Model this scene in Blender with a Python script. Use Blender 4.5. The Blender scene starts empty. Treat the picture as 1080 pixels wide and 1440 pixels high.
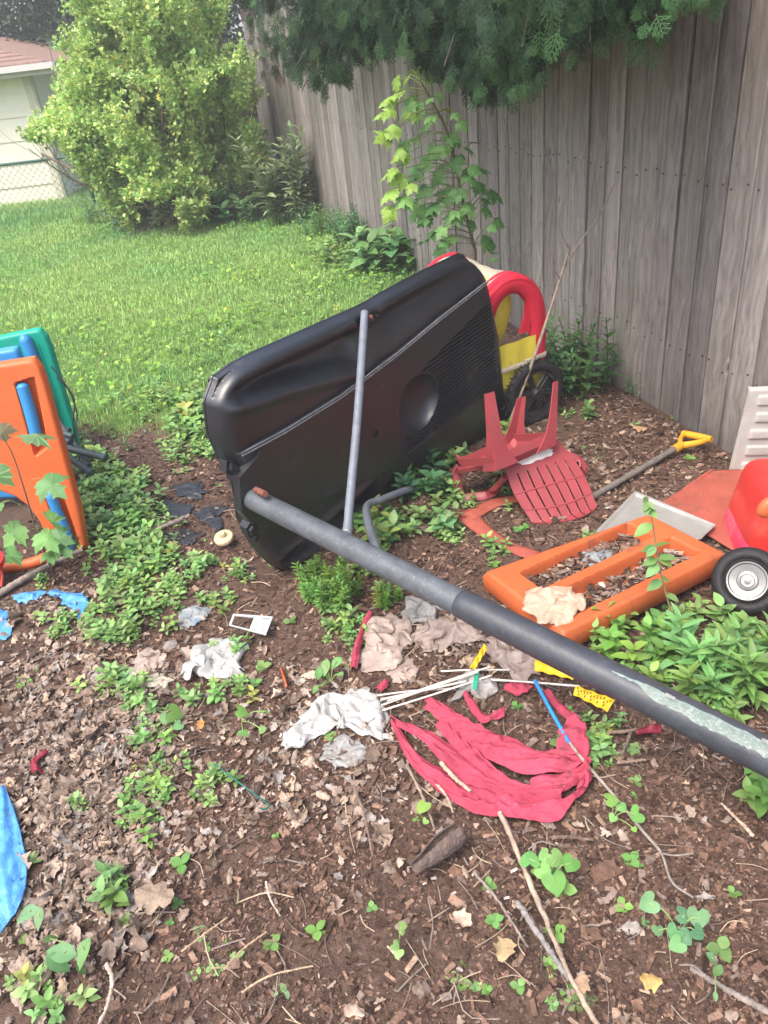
import bpy, math, random
import numpy as np
from mathutils import Matrix, Vector
rng = np.random.default_rng(7)
random.seed(7)
S = bpy.context.scene
COL = S.collection
PI = math.pi
def V(*a): return np.array(a, float)
def nrm(v):
    v = np.asarray(v, float); return v / (np.linalg.norm(v) + 1e-12)

# ------------------------------------------------------------------ camera
CH = 1.5
ndir = np.array([211., 1770., 1081.]); ndir /= np.linalg.norm(ndir)
zf = np.array([0, 0, 1.])
fh = zf - ndir * ndir[2]; fh /= np.linalg.norm(fh)
RW = np.array([np.cross(ndir, fh), fh, -ndir])
CAMP = V(0, 0, CH)
cd = bpy.data.cameras.new('camera'); cam = bpy.data.objects.new('camera', cd); COL.objects.link(cam)
cd.sensor_fit = 'VERTICAL'; cd.sensor_height = 36; cd.lens = 1081 / 1440 * 36; cd.clip_start = .02; cd.clip_end = 400
m = Matrix.Identity(4)
for i, c in enumerate((RW @ V(1, 0, 0), RW @ V(0, -1, 0), RW @ V(0, 0, -1))):
    for j in range(3): m[j][i] = c[j]
m[2][3] = CH
cam.matrix_world = m
S.camera = cam
def ray(u, v): return RW @ V((u - 540) / 1081, (v - 720) / 1081, 1)
def G(u, v, z=0.):            # a point of the photograph put on the level z
    d = ray(u, v); return CAMP + d * ((z - CH) / d[2])
def DD(u, v, y):              # a point of the photograph put at the distance y into the garden
    d = ray(u, v); return CAMP + d * (y / d[1])

# ------------------------------------------------------------------ noise
def _h(ix, iy, s):
    n = (ix.astype(np.int64) * 374761393 + iy.astype(np.int64) * 668265263 + s * 974634777) & 0xffffffff
    n = ((n ^ (n >> 13)) * 1274126177) & 0xffffffff
    return ((n ^ (n >> 16)) & 0xffff) / 65535.
def vn(x, y, s=0):
    x = np.asarray(x, float); y = np.asarray(y, float)
    ix = np.floor(x); iy = np.floor(y); fx = x - ix; fy = y - iy
    fx = fx * fx * (3 - 2 * fx); fy = fy * fy * (3 - 2 * fy)
    a = _h(ix, iy, s); b = _h(ix + 1, iy, s); c = _h(ix, iy + 1, s); d = _h(ix + 1, iy + 1, s)
    return (a * (1 - fx) + b * fx) * (1 - fy) + (c * (1 - fx) + d * fx) * fy
def fbm(x, y, s=0, o=3):
    r = 0; a = .5; t = 0
    for i in range(o):
        r = r + a * vn(x * 2 ** i, y * 2 ** i, s + i); t += a; a *= .5
    return r / t
def sm(a, b, x):
    t = np.clip((x - a) / (b - a), 0, 1); return t * t * (3 - 2 * t)
def gz(x, y):
    x = np.asarray(x, float); y = np.asarray(y, float)
    near = 1 - sm(4, 7, y)
    return (fbm(x * 1.3 + 9, y * 1.3 + 4, 3) - .5) * (.05 * near + .03) + (fbm(x * 8, y * 8, 5) - .5) * .022 * near - .004
# lawn mask: 1 on the lawn, 0 on the bare soil
edge_px = [(-900, 470), (-120, 600), (60, 640), (120, 600), (170, 612), (215, 585), (262, 600), (300, 620), (330, 600), (400, 560), (470, 520), (560, 430), (640, 400)]
edge_w = np.array([G(*p)[:2] for p in edge_px])
_o = np.argsort(edge_w[:, 0]); edge_w = edge_w[_o]
def lawn(x, y):
    e = np.interp(x, edge_w[:, 0], edge_w[:, 1])
    w = (fbm(x * 2.2, y * 2.2, 21) - .5) * 1.0
    return sm(-.15, .25, y - e + w)

# ------------------------------------------------------------------ mesh builder
class MB:
    def __init__(s): s.v = []; s.c = []; s.f = {}; s.n = 0
    def raw(s, v, faces, col=(1, 1, 1), mi=0):
        v = np.asarray(v, float).reshape(-1, 3)
        c = np.asarray(col, float)
        if c.ndim == 1: c = np.tile(c, (len(v), 1))
        s.v.append(v); s.c.append(c)
        for f in faces:
            f = np.asarray(f, np.int64)
            if f.ndim == 1: f = f[None]
            s.f.setdefault((f.shape[1], mi), []).append(f + s.n)
        s.n += len(v)
    def inst(s, tv, tf, R, P, col, vc=None):
        """many copies of a template: R (N,3,3) with scale, P (N,3), col (N,3); vc = per vertex factor"""
        N = len(P); n = len(tv)
        if N == 0: return
        v = np.einsum('nij,kj->nki', R, tv) + P[:, None]
        c = np.repeat(np.asarray(col)[:, None], n, 1)
        if vc is not None: c = c * vc[None]
        off = (np.arange(N) * n)[:, None, None]
        s.v.append(v.reshape(-1, 3)); s.c.append(c.reshape(-1, 3))
        for f in tf:
            f = np.asarray(f, np.int64)
            s.f.setdefault((f.shape[1], 0), []).append((f[None] + off).reshape(-1, f.shape[1]) + s.n)
        s.n += N * n
    def box(s, c, size, M=None, col=(1, 1, 1), mi=0):
        v = np.array([[x, y, z] for x in (-.5, .5) for y in (-.5, .5) for z in (-.5, .5)]) * np.asarray(size, float)
        if M is not None: v = v @ np.asarray(M).T
        s.raw(v + np.asarray(c, float), [BOXF], col, mi)
    def tube(s, pts, r, n=8, col=(1, 1, 1), mi=0, cap=True, flat=1.):
        pts = np.asarray(pts, float); k = len(pts)
        r = np.broadcast_to(np.asarray(r, float), (k,)) if np.ndim(r) <= 1 else r
        t = np.gradient(pts, axis=0); t /= (np.linalg.norm(t, axis=1)[:, None] + 1e-12)
        a = nrm(np.cross(t[0], V(.3, .2, 1) if abs(t[0][2]) < .9 else V(1, .1, .2)))
        rings = []; ang = np.arange(n) / n * 2 * PI
        for i in range(k):
            a = nrm(a - t[i] * a.dot(t[i])); b = np.cross(t[i], a)
            rings.append(pts[i] + r[i] * (np.cos(ang)[:, None] * a * flat + np.sin(ang)[:, None] * b))
        v = np.concatenate(rings)
        j = np.arange(n); j2 = (j + 1) % n
        F = [np.stack([i * n + j, i * n + j2, (i + 1) * n + j2, (i + 1) * n + j], 1) for i in range(k - 1)]
        fs = F[:]
        if cap: fs += [j[::-1][None], (j + (k - 1) * n)[None]]
        s.raw(v, fs, col, mi)
    def grid(s, P, col=(1, 1, 1), mi=0, closed=False):
        P = np.asarray(P, float); a, b = P.shape[:2]
        idx = np.arange(a * b).reshape(a, b)
        if closed: idx = np.concatenate([idx, idx[:, :1]], 1)
        q = np.stack([idx[:-1, :-1], idx[:-1, 1:], idx[1:, 1:], idx[1:, :-1]], -1).reshape(-1, 4)
        c = np.asarray(col, float)
        if c.ndim == 3: c = c.reshape(-1, 3)
        s.raw(P.reshape(-1, 3), [q], c, mi)
    def lathe(s, prof, M, o, n=32, col=(1, 1, 1), mi=0):
        """prof: (radius, height) along the local z of M"""
        ang = np.arange(n) / n * 2 * PI
        P = np.array([[(r * math.cos(a), r * math.sin(a), h) for a in ang] for r, h in prof])
        P = P @ np.asarray(M).T + np.asarray(o)
        s.grid(P, col, mi, closed=True)
    def prism(s, outline, h, M, o, col=(1, 1, 1), mi=0):
        ol = np.asarray(outline, float); n = len(ol)
        v = np.concatenate([np.c_[ol, np.full(n, -h / 2)], np.c_[ol, np.full(n, h / 2)]]) @ np.asarray(M).T + np.asarray(o)
        j = np.arange(n); j2 = (j + 1) % n
        s.raw(v, [j[::-1][None], (j + n)[None], np.stack([j, j2, j2 + n, j + n], 1)], col, mi)
    def build(s, name, mats, parent=None, smooth=None, loc=None):
        """smooth: None flat, else the angle in degrees under which edges are smooth"""
        me = bpy.data.meshes.new(name)
        v = np.concatenate(s.v); c = np.concatenate(s.c)
        inv = None
        if loc is not None: v = v - np.asarray(loc)
        keys = list(s.f); fl = {k: np.concatenate(s.f[k]) for k in keys}
        nl = sum(a.size for a in fl.values()); nf = sum(len(a) for a in fl.values())
        me.vertices.add(len(v)); me.vertices.foreach_set('co', v.astype(np.float32).ravel())
        me.loops.add(nl); me.polygons.add(nf)
        me.loops.foreach_set('vertex_index', np.concatenate([a.ravel() for a in fl.values()]).astype(np.int32))
        tot = np.concatenate([np.full(len(a), a.shape[1]) for a in fl.values()])
        me.polygons.foreach_set('loop_start', np.concatenate([[0], np.cumsum(tot)[:-1]]).astype(np.int32))
        me.polygons.foreach_set('material_index', np.concatenate([np.full(len(fl[k]), k[1]) for k in keys]).astype(np.int32))
        me.polygons.foreach_set('use_smooth', np.full(nf, smooth is not None))
        me.update(calc_edges=True)
        if smooth is not None and smooth < 179: me.set_sharp_from_angle(angle=math.radians(smooth))
        at = me.color_attributes.new('Col', 'FLOAT_COLOR', 'POINT')
        at.data.foreach_set('color', np.c_[c, np.ones(len(c))].astype(np.float32).ravel())
        for mt in (mats if isinstance(mats, (list, tuple)) else [mats]): me.materials.append(mt)
        o = bpy.data.objects.new(name, me); COL.objects.link(o)
        if loc is not None: o.location = Vector(loc)
        if parent is not None:
            o.parent = parent
            if loc is None: o.matrix_parent_inverse = Matrix.Translation(parent.location).inverted()   # vertices are in world space
        return o
BOXF = np.array([[0, 1, 3, 2], [4, 6, 7, 5], [0, 4, 5, 1], [2, 3, 7, 6], [0, 2, 6, 4], [1, 5, 7, 3]])
def tag(o, label=None, cat=None, group=None, kind=None):
    if label: o['label'] = label
    if cat: o['category'] = cat
    if group: o['group'] = group
    if kind: o['kind'] = kind
    return o
def thing(name, label, cat, loc=(0, 0, 0), group=None):
    o = bpy.data.objects.new(name, None); o.empty_display_size = .1; COL.objects.link(o); o.location = Vector(loc)
    return tag(o, label, cat, group)
def solo(name, mb, mat, label, cat, group=None, smooth=None):
    v = np.concatenate(mb.v); lo = v.min(0); hi = v.max(0)
    loc = [(lo[0] + hi[0]) / 2, (lo[1] + hi[1]) / 2, lo[2]]
    return tag(mb.build(name, mat, None, smooth, loc), label, cat, group)
def crisp(o, th, ang=32, off=-1):
    md = o.modifiers.new('thickness', 'SOLIDIFY'); md.thickness = th; md.offset = off
    es = o.modifiers.new('crisp', 'EDGE_SPLIT'); es.split_angle = math.radians(ang); return o
def rotz(a):
    a = np.asarray(a, float); c = np.cos(a); s_ = np.sin(a); z = np.zeros_like(a); o = np.ones_like(a)
    return np.stack([np.stack([c, -s_, z], -1), np.stack([s_, c, z], -1), np.stack([z, z, o], -1)], -2)
def rotx(a):
    a = np.asarray(a, float); c = np.cos(a); s_ = np.sin(a); z = np.zeros_like(a); o = np.ones_like(a)
    return np.stack([np.stack([o, z, z], -1), np.stack([z, c, -s_], -1), np.stack([z, s_, c], -1)], -2)
def roty(a):
    a = np.asarray(a, float); c = np.cos(a); s_ = np.sin(a); z = np.zeros_like(a); o = np.ones_like(a)
    return np.stack([np.stack([c, z, s_], -1), np.stack([z, o, z], -1), np.stack([-s_, z, c], -1)], -2)
def frame_y(d, up=(0, 0, 1)):
    """rotation(s) whose local Y is d and local Z is near up"""
    d = np.atleast_2d(np.asarray(d, float)); d = d / (np.linalg.norm(d, axis=1)[:, None] + 1e-12)
    up = np.broadcast_to(np.asarray(up, float), d.shape)
    x = np.cross(d, up); x = x / (np.linalg.norm(x, axis=1)[:, None] + 1e-9)
    z = np.cross(x, d)
    return np.stack([x, d, z], -1)
def frame_z(z, x=(1, 0, 0)):
    z = nrm(z); y = nrm(np.cross(z, x)); return np.stack([np.cross(y, z), y, z], 1)
def catmull(P, n):
    P = np.asarray(P, float); k = len(P)
    if k < 3: return P[0] + (P[-1] - P[0]) * np.linspace(0, 1, n)[:, None]
    Q = np.concatenate([[2 * P[0] - P[1]], P, [2 * P[-1] - P[-2]]])
    t = np.linspace(0, k - 1 - 1e-9, n); i = t.astype(int); f = (t - i)[:, None]
    a, b, c, d = Q[i], Q[i + 1], Q[i + 2], Q[i + 3]
    return .5 * (2 * b + (c - a) * f + (2 * a - 5 * b + 4 * c - d) * f ** 2 + (3 * b - a - 3 * c + d) * f ** 3)
def rnd(a, b, n=None): return rng.uniform(a, b, n)

# ------------------------------------------------------------------ materials
def mat(name, col=(.5, .5, .5), rough=.6, var=.15, vscale=12., bump=.0, bscale=60., spec=.5, metal=0., attr=False, trans=0.,
        spots=None, sscale=20., sthr=.6, sub=0., coat=0., stretch=None, thin=0.):
    """principled with noise in value, optional vertex colour, blotches of a second colour, bump and translucency"""
    mt = bpy.data.materials.new(name); mt.use_nodes = True; nt = mt.node_tree; N = nt.nodes; L = nt.links
    b = N['Principled BSDF']; out = N['Material Output']
    tc = N.new('ShaderNodeTexCoord'); src = tc.outputs['Object']
    if stretch:
        mp = N.new('ShaderNodeMapping'); mp.inputs['Scale'].default_value = stretch; L.new(src, mp.inputs[0]); src = mp.outputs[0]
    no = N.new('ShaderNodeTexNoise'); no.inputs['Scale'].default_value = vscale; no.inputs['Detail'].default_value = 6; no.inputs['Roughness'].default_value = .65
    L.new(src, no.inputs['Vector'])
    mr = N.new('ShaderNodeMapRange'); mr.inputs['From Min'].default_value = .3; mr.inputs['From Max'].default_value = .7
    mr.inputs['To Min'].default_value = 1 - var; mr.inputs['To Max'].default_value = 1 + var; L.new(no.outputs[0], mr.inputs[0])
    mx = N.new('ShaderNodeMix'); mx.data_type = 'RGBA'; mx.blend_type = 'MULTIPLY'; mx.inputs[0].default_value = 1
    if attr:
        at = N.new('ShaderNodeAttribute'); at.attribute_name = 'Col'; L.new(at.outputs['Color'], mx.inputs[6])
        if attr == 'mul':
            m2 = N.new('ShaderNodeMix'); m2.data_type = 'RGBA'; m2.blend_type = 'MULTIPLY'; m2.inputs[0].default_value = 1
            m2.inputs[7].default_value = (*col, 1); L.new(at.outputs['Color'], m2.inputs[6]); L.new(m2.outputs[2], mx.inputs[6])
    else: mx.inputs[6].default_value = (*col, 1)
    L.new(mr.outputs[0], mx.inputs[7]); c = mx.outputs[2]
    if spots:
        n2 = N.new('ShaderNodeTexNoise'); n2.inputs['Scale'].default_value = sscale; n2.inputs['Detail'].default_value = 8; n2.inputs['Roughness'].default_value = .7
        L.new(src, n2.inputs['Vector'])
        r2 = N.new('ShaderNodeMapRange'); r2.inputs['From Min'].default_value = sthr; r2.inputs['From Max'].default_value = sthr + .12; L.new(n2.outputs[0], r2.inputs[0])
        m3 = N.new('ShaderNodeMix'); m3.data_type = 'RGBA'; L.new(r2.outputs[0], m3.inputs[0]); L.new(c, m3.inputs[6]); m3.inputs[7].default_value = (*spots, 1); c = m3.outputs[2]
    L.new(c, b.inputs['Base Color'])
    b.inputs['Roughness'].default_value = rough; b.inputs['Specular IOR Level'].default_value = spec; b.inputs['Metallic'].default_value = metal
    if coat: b.inputs['Coat Weight'].default_value = coat; b.inputs['Coat Roughness'].default_value = .35
    if bump:
        nb = N.new('ShaderNodeTexNoise'); nb.inputs['Scale'].default_value = bscale; nb.inputs['Detail'].default_value = 5; L.new(src, nb.inputs['Vector'])
        bp = N.new('ShaderNodeBump'); bp.inputs['Strength'].default_value = bump; bp.inputs['Distance'].default_value = .01; L.new(nb.outputs[0], bp.inputs['Height']); L.new(bp.outputs[0], b.inputs['Normal'])
    if trans:
        tr = N.new('ShaderNodeBsdfTranslucent'); ms = N.new('ShaderNodeMixShader'); ms.inputs[0].default_value = trans
        L.new(c, tr.inputs[0]); L.new(b.outputs[0], ms.inputs[1]); L.new(tr.outputs[0], ms.inputs[2]); L.new(ms.outputs[0], out.inputs[0])
    if thin:
        src_ = out.inputs[0].links[0].from_socket; tp = N.new('ShaderNodeBsdfTransparent'); m4 = N.new('ShaderNodeMixShader'); m4.inputs[0].default_value = thin
        L.new(src_, m4.inputs[1]); L.new(tp.outputs[0], m4.inputs[2]); L.new(m4.outputs[0], out.inputs[0])
    return mt
M_leaf = mat('leaf', attr=True, rough=.5, var=.18, vscale=30, trans=.3, spec=.4)
M_needle = mat('needle', attr=True, rough=.6, var=.2, vscale=10, trans=.1, spec=.15)
M_grass = mat('grass_blade', attr=True, rough=.55, var=.15, vscale=3, trans=.3, spec=.3)
M_stem = mat('stem', attr=True, rough=.7, var=.25, vscale=40, bump=.3, bscale=120)
M_bark = mat('bark', (.09, .065, .05), .85, .4, 14, bump=.8, bscale=30, stretch=(1, 1, .3))
M_twig = mat('dry_twig', attr=True, rough=.85, var=.35, vscale=50, bump=.5, bscale=150, spots=(.09, .065, .05), sscale=35, sthr=.58)
M_chip = mat('bark_chip', attr=True, rough=.85, var=.4, vscale=70, bump=.6, bscale=160, spec=.3)
M_dead = mat('dead_leaf', attr=True, rough=.75, var=.3, vscale=60, bump=.5, bscale=90, trans=.12, spec=.3)
M_black = mat('black_plastic', (.0105, .0125, .017), .38, .35, 6, bump=.06, bscale=500, spec=.9, coat=.15, spots=(.055, .05, .045), sscale=6, sthr=.6, attr='mul')
M_blackrag = mat('torn_black_plastic', (.02, .021, .026), .35, .3, 20, bump=.3, bscale=60, spots=(.07, .055, .045), sscale=30, sthr=.6)
M_pole = mat('weathered_pole', (.085, .095, .108), .45, .3, 22, bump=.12, bscale=200, spots=(.19, .185, .18), sscale=80, sthr=.57)
M_pole2 = mat('dark_pole', (.046, .051, .062), .42, .25, 30, bump=.1, bscale=200, spots=(.11, .11, .11), sscale=70, sthr=.6)
M_strut = mat('strut_steel', (.15, .17, .20), .45, .2, 30, spots=(.2, .2, .2), sscale=60, sthr=.64)
M_rust = mat('rust', (.19, .07, .04), .85, .4, 40, bump=.4, bscale=90)
M_hole = mat('black_hole_disc', (.004, .004, .004), .9)
M_red_chair = mat('faded_red_plastic', (.30, .05, .06), .5, .12, 9, bump=.04, bscale=300, spots=(.19, .055, .05), sscale=16, sthr=.585)
M_orange = mat('orange_plastic', (.50, .112, .034), .5, .16, 5, bump=.05, bscale=250, spots=(.22, .075, .04), sscale=10, sthr=.55)
M_orange2 = mat('bright_orange_plastic', (.72, .14, .036), .5, .12, 5, bump=.04, bscale=250, spots=(.50, .13, .05), sscale=13, sthr=.6)
M_teal = mat('teal_plastic', (.0, .33, .22), .45, .12, 5, bump=.03, bscale=250, spots=(.04, .30, .22), sscale=12, sthr=.6)
M_blue = mat('blue_plastic', (.035, .25, .56), .45, .1, 6, bump=.03, bscale=250, spots=(.10, .27, .42), sscale=10, sthr=.66)
M_tarp = mat('blue_tarp', (.075, .28, .62), .4, .15, 20, bump=.3, bscale=200, spots=(.10, .09, .10), sscale=14, sthr=.62)
M_redcloth = mat('red_cloth', (.39, .055, .092), .85, .25, 12, bump=.7, bscale=42, spots=(.16, .05, .055), sscale=9, sthr=.585, spec=.2)
M_trred = mat('trailer_red_cloth', (.55, .02, .045), .75, .12, 10, bump=.15, bscale=500, spec=.25)
M_yel = mat('trailer_yellow_cloth', (.62, .52, .05), .75, .12, 10, bump=.15, bscale=500, spots=(.42, .38, .12), sscale=12, sthr=.62)
M_cream = mat('faded_cream_cloth', (.45, .41, .31), .85, .15, 14, bump=.2, bscale=300, spots=(.33, .3, .2), sscale=25, sthr=.56)
M_net = mat('grey_window_film', (.12, .11, .09), .35, .3, 12)
M_rubber = mat('tyre_rubber', (.012, .012, .013), .65, .3, 25, bump=.3, bscale=200)
M_rim = mat('black_rim', (.02, .02, .022), .45, .2, 20)
M_hub = mat('hub_metal', (.24, .235, .225), .35, .12, 20, metal=.7)
M_toy = mat('toy_red_plastic', (.58, .035, .03), .35, .12, 5, spots=(.6, .10, .06), sscale=5, sthr=.52)
M_toypink = mat('toy_pink_plastic', (.58, .045, .10), .35, .12, 5, spots=(.6, .14, .17), sscale=6, sthr=.55)
M_toyo = mat('toy_lamp_orange', (.62, .13, .05), .35, .1, 8)
M_white_panel = mat('white_enamel', (.37, .355, .33), .45, .1, 10, bump=.1, bscale=80, spots=(.34, .15, .09), sscale=9, sthr=.58)
M_rust_sheet = mat('rusty_red_sheet', (.33, .075, .05), .75, .22, 9, bump=.25, bscale=120, spots=(.16, .06, .04), sscale=5, sthr=.55)
M_grey_sheet = mat('grey_sheet', (.36, .36, .34), .4, .12, 14, bump=.1, bscale=80, metal=.35, spots=(.2, .12, .08), sscale=28, sthr=.68)
M_shaft = mat('grey_wood_shaft', (.14, .12, .105), .85, .3, 20, bump=.6, bscale=60)
M_yel_grip = mat('yellow_grip', (.72, .34, .02), .5, .15, 14, spots=(.35, .17, .03), sscale=18, sthr=.6)
M_bag_white = mat('white_bag', (.60, .595, .57), .34, .12, 20, bump=1.0, bscale=38, trans=.3, spots=(.36, .31, .25), sscale=9, sthr=.6, thin=.12)
M_bag_brown = mat('brown_bag', (.56, .45, .39), .3, .2, 16, bump=1.0, bscale=38, trans=.3, spots=(.2, .13, .09), sscale=14, sthr=.58, thin=.22)
M_bag_grey = mat('grey_bag', (.45, .44, .42), .35, .2, 18, bump=1.0, bscale=38, trans=.3, spots=(.25, .2, .16), sscale=14, sthr=.55, thin=.25)
M_wire = mat('white_wire', (.6, .56, .5), .5, .2, 30, spots=(.28, .16, .08), sscale=30, sthr=.6)
M_yel_strip = mat('yellow_film', (.8, .5, .02), .45, .1, 20, bump=.3, bscale=80)
M_ink = mat('black_ink', (.03, .025, .02), .7)
M_cap = mat('cream_cap', (.52, .42, .25), .5, .2, 20, spots=(.22, .14, .07), sscale=40, sthr=.58)
M_pot = mat('brown_pot', (.24, .12, .07), .8, .2, 15)
M_card = mat('silver_card', (.42, .43, .42), .4, .15, 20)
M_clear = mat('cloudy_film', (.42, .46, .48), .3, .2, 16, bump=.5, bscale=60, trans=.25, spots=(.16, .3, .42), sscale=16, sthr=.55, thin=.4)
M_pipe = mat('dark_green_pipe', (.045, .068, .072), .5, .2, 20, spots=(.12, .14, .14), sscale=30, sthr=.66)
M_green_metal = mat('green_coating', (.01, .075, .055), .5, .1, 10)
M_galv = mat('wire_mesh_metal', (.16, .2, .17), .5, .2, 20, metal=.4)
M_siding = mat('cream_siding', (.85, .81, .66), .6, .06, 4)
M_trim = mat('cream_trim', (.62, .58, .45), .6, .06, 6)
M_roof = mat('brown_shingle', (.24, .15, .12), .9, .3, 20, bump=.5, bscale=60)
M_gutter = mat('gutter_white', (.6, .58, .56), .5, .06, 6)
M_green_stripe = mat('green_print', (.02, .3, .18), .5)
M_sticker = mat('faded_sticker', (.17, .22, .195), .55, .25, 50, spots=(.29, .335, .305), sscale=60, sthr=.52)
M_bluerod = mat('blue_rod', (.03, .26, .7), .4, .15, 30)
M_darkred = mat('dark_red_plastic', (.22, .015, .03), .4, .15, 30)
M_white_bit = mat('white_label', (.75, .74, .7), .6, .1, 40)

def wood_mat():
    mt = bpy.data.materials.new('weathered_cedar_board'); mt.use_nodes = True; nt = mt.node_tree; N = nt.nodes; L = nt.links; b = N['Principled BSDF']
    tc = N.new('ShaderNodeTexCoord'); mp = N.new('ShaderNodeMapping'); mp.inputs['Scale'].default_value = (26, 26, 1.3); L.new(tc.outputs['Object'], mp.inputs[0])
    dn = N.new('ShaderNodeTexNoise'); dn.inputs['Scale'].default_value = 3.2; L.new(tc.outputs['Object'], dn.inputs['Vector'])
    ad = N.new('ShaderNodeVectorMath'); ad.operation = 'MULTIPLY_ADD'; L.new(dn.outputs['Color'], ad.inputs[0]); ad.inputs[1].default_value = (2.2, 2.2, 2.2); L.new(mp.outputs[0], ad.inputs[2])
    g = N.new('ShaderNodeTexNoise'); g.inputs['Scale'].default_value = 1.6; g.inputs['Detail'].default_value = 9; g.inputs['Roughness'].default_value = .7; L.new(ad.outputs[0], g.inputs['Vector'])
    rp = N.new('ShaderNodeValToRGB'); e = rp.color_ramp.elements
    e[0].position = .28; e[0].color = (.12, .106, .097, 1); e[1].position = .74; e[1].color = (.36, .328, .305, 1)
    x = rp.color_ramp.elements.new(.5); x.color = (.238, .214, .197, 1); L.new(g.outputs[0], rp.inputs[0])
    # knots
    mk = N.new('ShaderNodeMapping'); mk.inputs['Scale'].default_value = (9, 9, 3.2); L.new(tc.outputs['Object'], mk.inputs[0])
    vo = N.new('ShaderNodeTexVoronoi'); vo.inputs['Scale'].default_value = 1.; L.new(mk.outputs[0], vo.inputs['Vector'])
    kr = N.new('ShaderNodeValToRGB'); ke = kr.color_ramp.elements; ke[0].position = .035; ke[0].color = (.35, .33, .32, 1); ke[1].position = .15; ke[1].color = (1, 1, 1, 1)
    k2 = kr.color_ramp.elements.new(.09); k2.color = (1.35, 1.3, 1.28, 1)
    L.new(vo.outputs['Distance'], kr.inputs[0])
    m1 = N.new('ShaderNodeMix'); m1.data_type = 'RGBA'; m1.blend_type = 'MULTIPLY'; m1.inputs[0].default_value = .8; L.new(rp.outputs[0], m1.inputs[6]); L.new(kr.outputs[0], m1.inputs[7])
    at = N.new('ShaderNodeAttribute'); at.attribute_name = 'Col'
    m2 = N.new('ShaderNodeMix'); m2.data_type = 'RGBA'; m2.blend_type = 'MULTIPLY'; m2.inputs[0].default_value = 1; L.new(m1.outputs[2], m2.inputs[6]); L.new(at.outputs['Color'], m2.inputs[7])
    L.new(m2.outputs[2], b.inputs['Base Color']); b.inputs['Roughness'].default_value = .85; b.inputs['Specular IOR Level'].default_value = .25
    bp = N.new('ShaderNodeBump'); bp.inputs['Strength'].default_value = .5; bp.inputs['Distance'].default_value = .006; L.new(g.outputs[0], bp.inputs['Height']); L.new(bp.outputs[0], b.inputs['Normal'])
    return mt
M_wood = wood_mat()
def ground_mat():
    mt = bpy.data.materials.new('soil_and_turf'); mt.use_nodes = True; nt = mt.node_tree; N = nt.nodes; L = nt.links; b = N['Principled BSDF']
    tc = N.new('ShaderNodeTexCoord')
    def noise(s, d=8, r=.7):
        n = N.new('ShaderNodeTexNoise'); n.inputs['Scale'].default_value = s; n.inputs['Detail'].default_value = d; n.inputs['Roughness'].default_value = r; L.new(tc.outputs['Object'], n.inputs['Vector']); return n
    a = noise(60); c = noise(3.)
    r = N.new('ShaderNodeValToRGB'); e = r.color_ramp.elements; e[0].position = .3; e[0].color = (.052, .031, .023, 1); e[1].position = .72; e[1].color = (.19, .122, .092, 1); L.new(a.outputs[0], r.inputs[0])
    r2 = N.new('ShaderNodeMapRange'); r2.inputs['From Min'].default_value = .3; r2.inputs['From Max'].default_value = .7; r2.inputs['To Min'].default_value = .75; r2.inputs['To Max'].default_value = 1.3; L.new(c.outputs[0], r2.inputs[0])
    m1 = N.new('ShaderNodeMix'); m1.data_type = 'RGBA'; m1.blend_type = 'MULTIPLY'; m1.inputs[0].default_value = 1; L.new(r.outputs[0], m1.inputs[6]); L.new(r2.outputs[0], m1.inputs[7])
    at = N.new('ShaderNodeAttribute'); at.attribute_name = 'Col'; sp = N.new('ShaderNodeSeparateColor'); L.new(at.outputs['Color'], sp.inputs[0])
    tn = noise(25, 6); tr = N.new('ShaderNodeValToRGB'); e = tr.color_ramp.elements; e[0].position = .3; e[0].color = (.09, .15, .035, 1); e[1].position = .7; e[1].color = (.2, .31, .08, 1); L.new(tn.outputs[0], tr.inputs[0])
    m2 = N.new('ShaderNodeMix'); m2.data_type = 'RGBA'; L.new(sp.outputs[0], m2.inputs[0]); L.new(m1.outputs[2], m2.inputs[6]); L.new(tr.outputs[0], m2.inputs[7])
    L.new(m2.outputs[2], b.inputs['Base Color']); b.inputs['Roughness'].default_value = .95; b.inputs['Specular IOR Level'].default_value = .2
    bn = noise(140, 6); bp = N.new('ShaderNodeBump'); bp.inputs['Strength'].default_value = .9; bp.inputs['Distance'].default_value = .012; L.new(bn.outputs[0], bp.inputs['Height']); L.new(bp.outputs[0], b.inputs['Normal'])
    return mt

# ------------------------------------------------------------------ leaf templates (base at 0, along +Y, face up +Z, length 1)
def leaf_t(w=.45, secs=6, fold=.25, droop=.25, peak=.4, tip=.02):
    t = np.linspace(0, 1, secs)
    prof = np.where(t < peak, np.sin(t / peak * PI / 2) ** .8, np.cos((t - peak) / (1 - peak) * PI / 2) ** .9) * w / 2 + tip * .3
    prof[-1] = .004
    v = []
    for ti, p in zip(t, prof):
        z = -droop * ti ** 2
        v += [(-p, ti, z + fold * p), (0, ti, z), (p, ti, z + fold * p)]
    i = np.arange(secs - 1) * 3
    f = np.concatenate([np.stack([i, i + 1, i + 4, i + 3], 1), np.stack([i + 1, i + 2, i + 5, i + 4], 1)])
    return np.array(v), [f]
L_OV = leaf_t(.55); L_LONG = leaf_t(.3, 6, .3, .35, .35); L_ROUND = leaf_t(.8, 6, .15, .15, .5)
L_DIA = (np.array([(0, 0, 0), (-.28, .5, .06), (0, 1, -.1), (.28, .5, .06)]), [np.array([[0, 3, 2], [0, 2, 1]])])
def fan(ol, curl=.12):
    ol = np.asarray(ol, float); c = V(0, .42)
    P = np.concatenate([[c], ol]); z = -curl * ((P[:, 0]) ** 2 * 1.5 + (P[:, 1] - .4) ** 2)
    n = len(ol); j = np.arange(n)
    return np.c_[P, z], [np.stack([np.zeros(n, int), 1 + (j + 1) % n, 1 + j], 1)]
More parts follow.
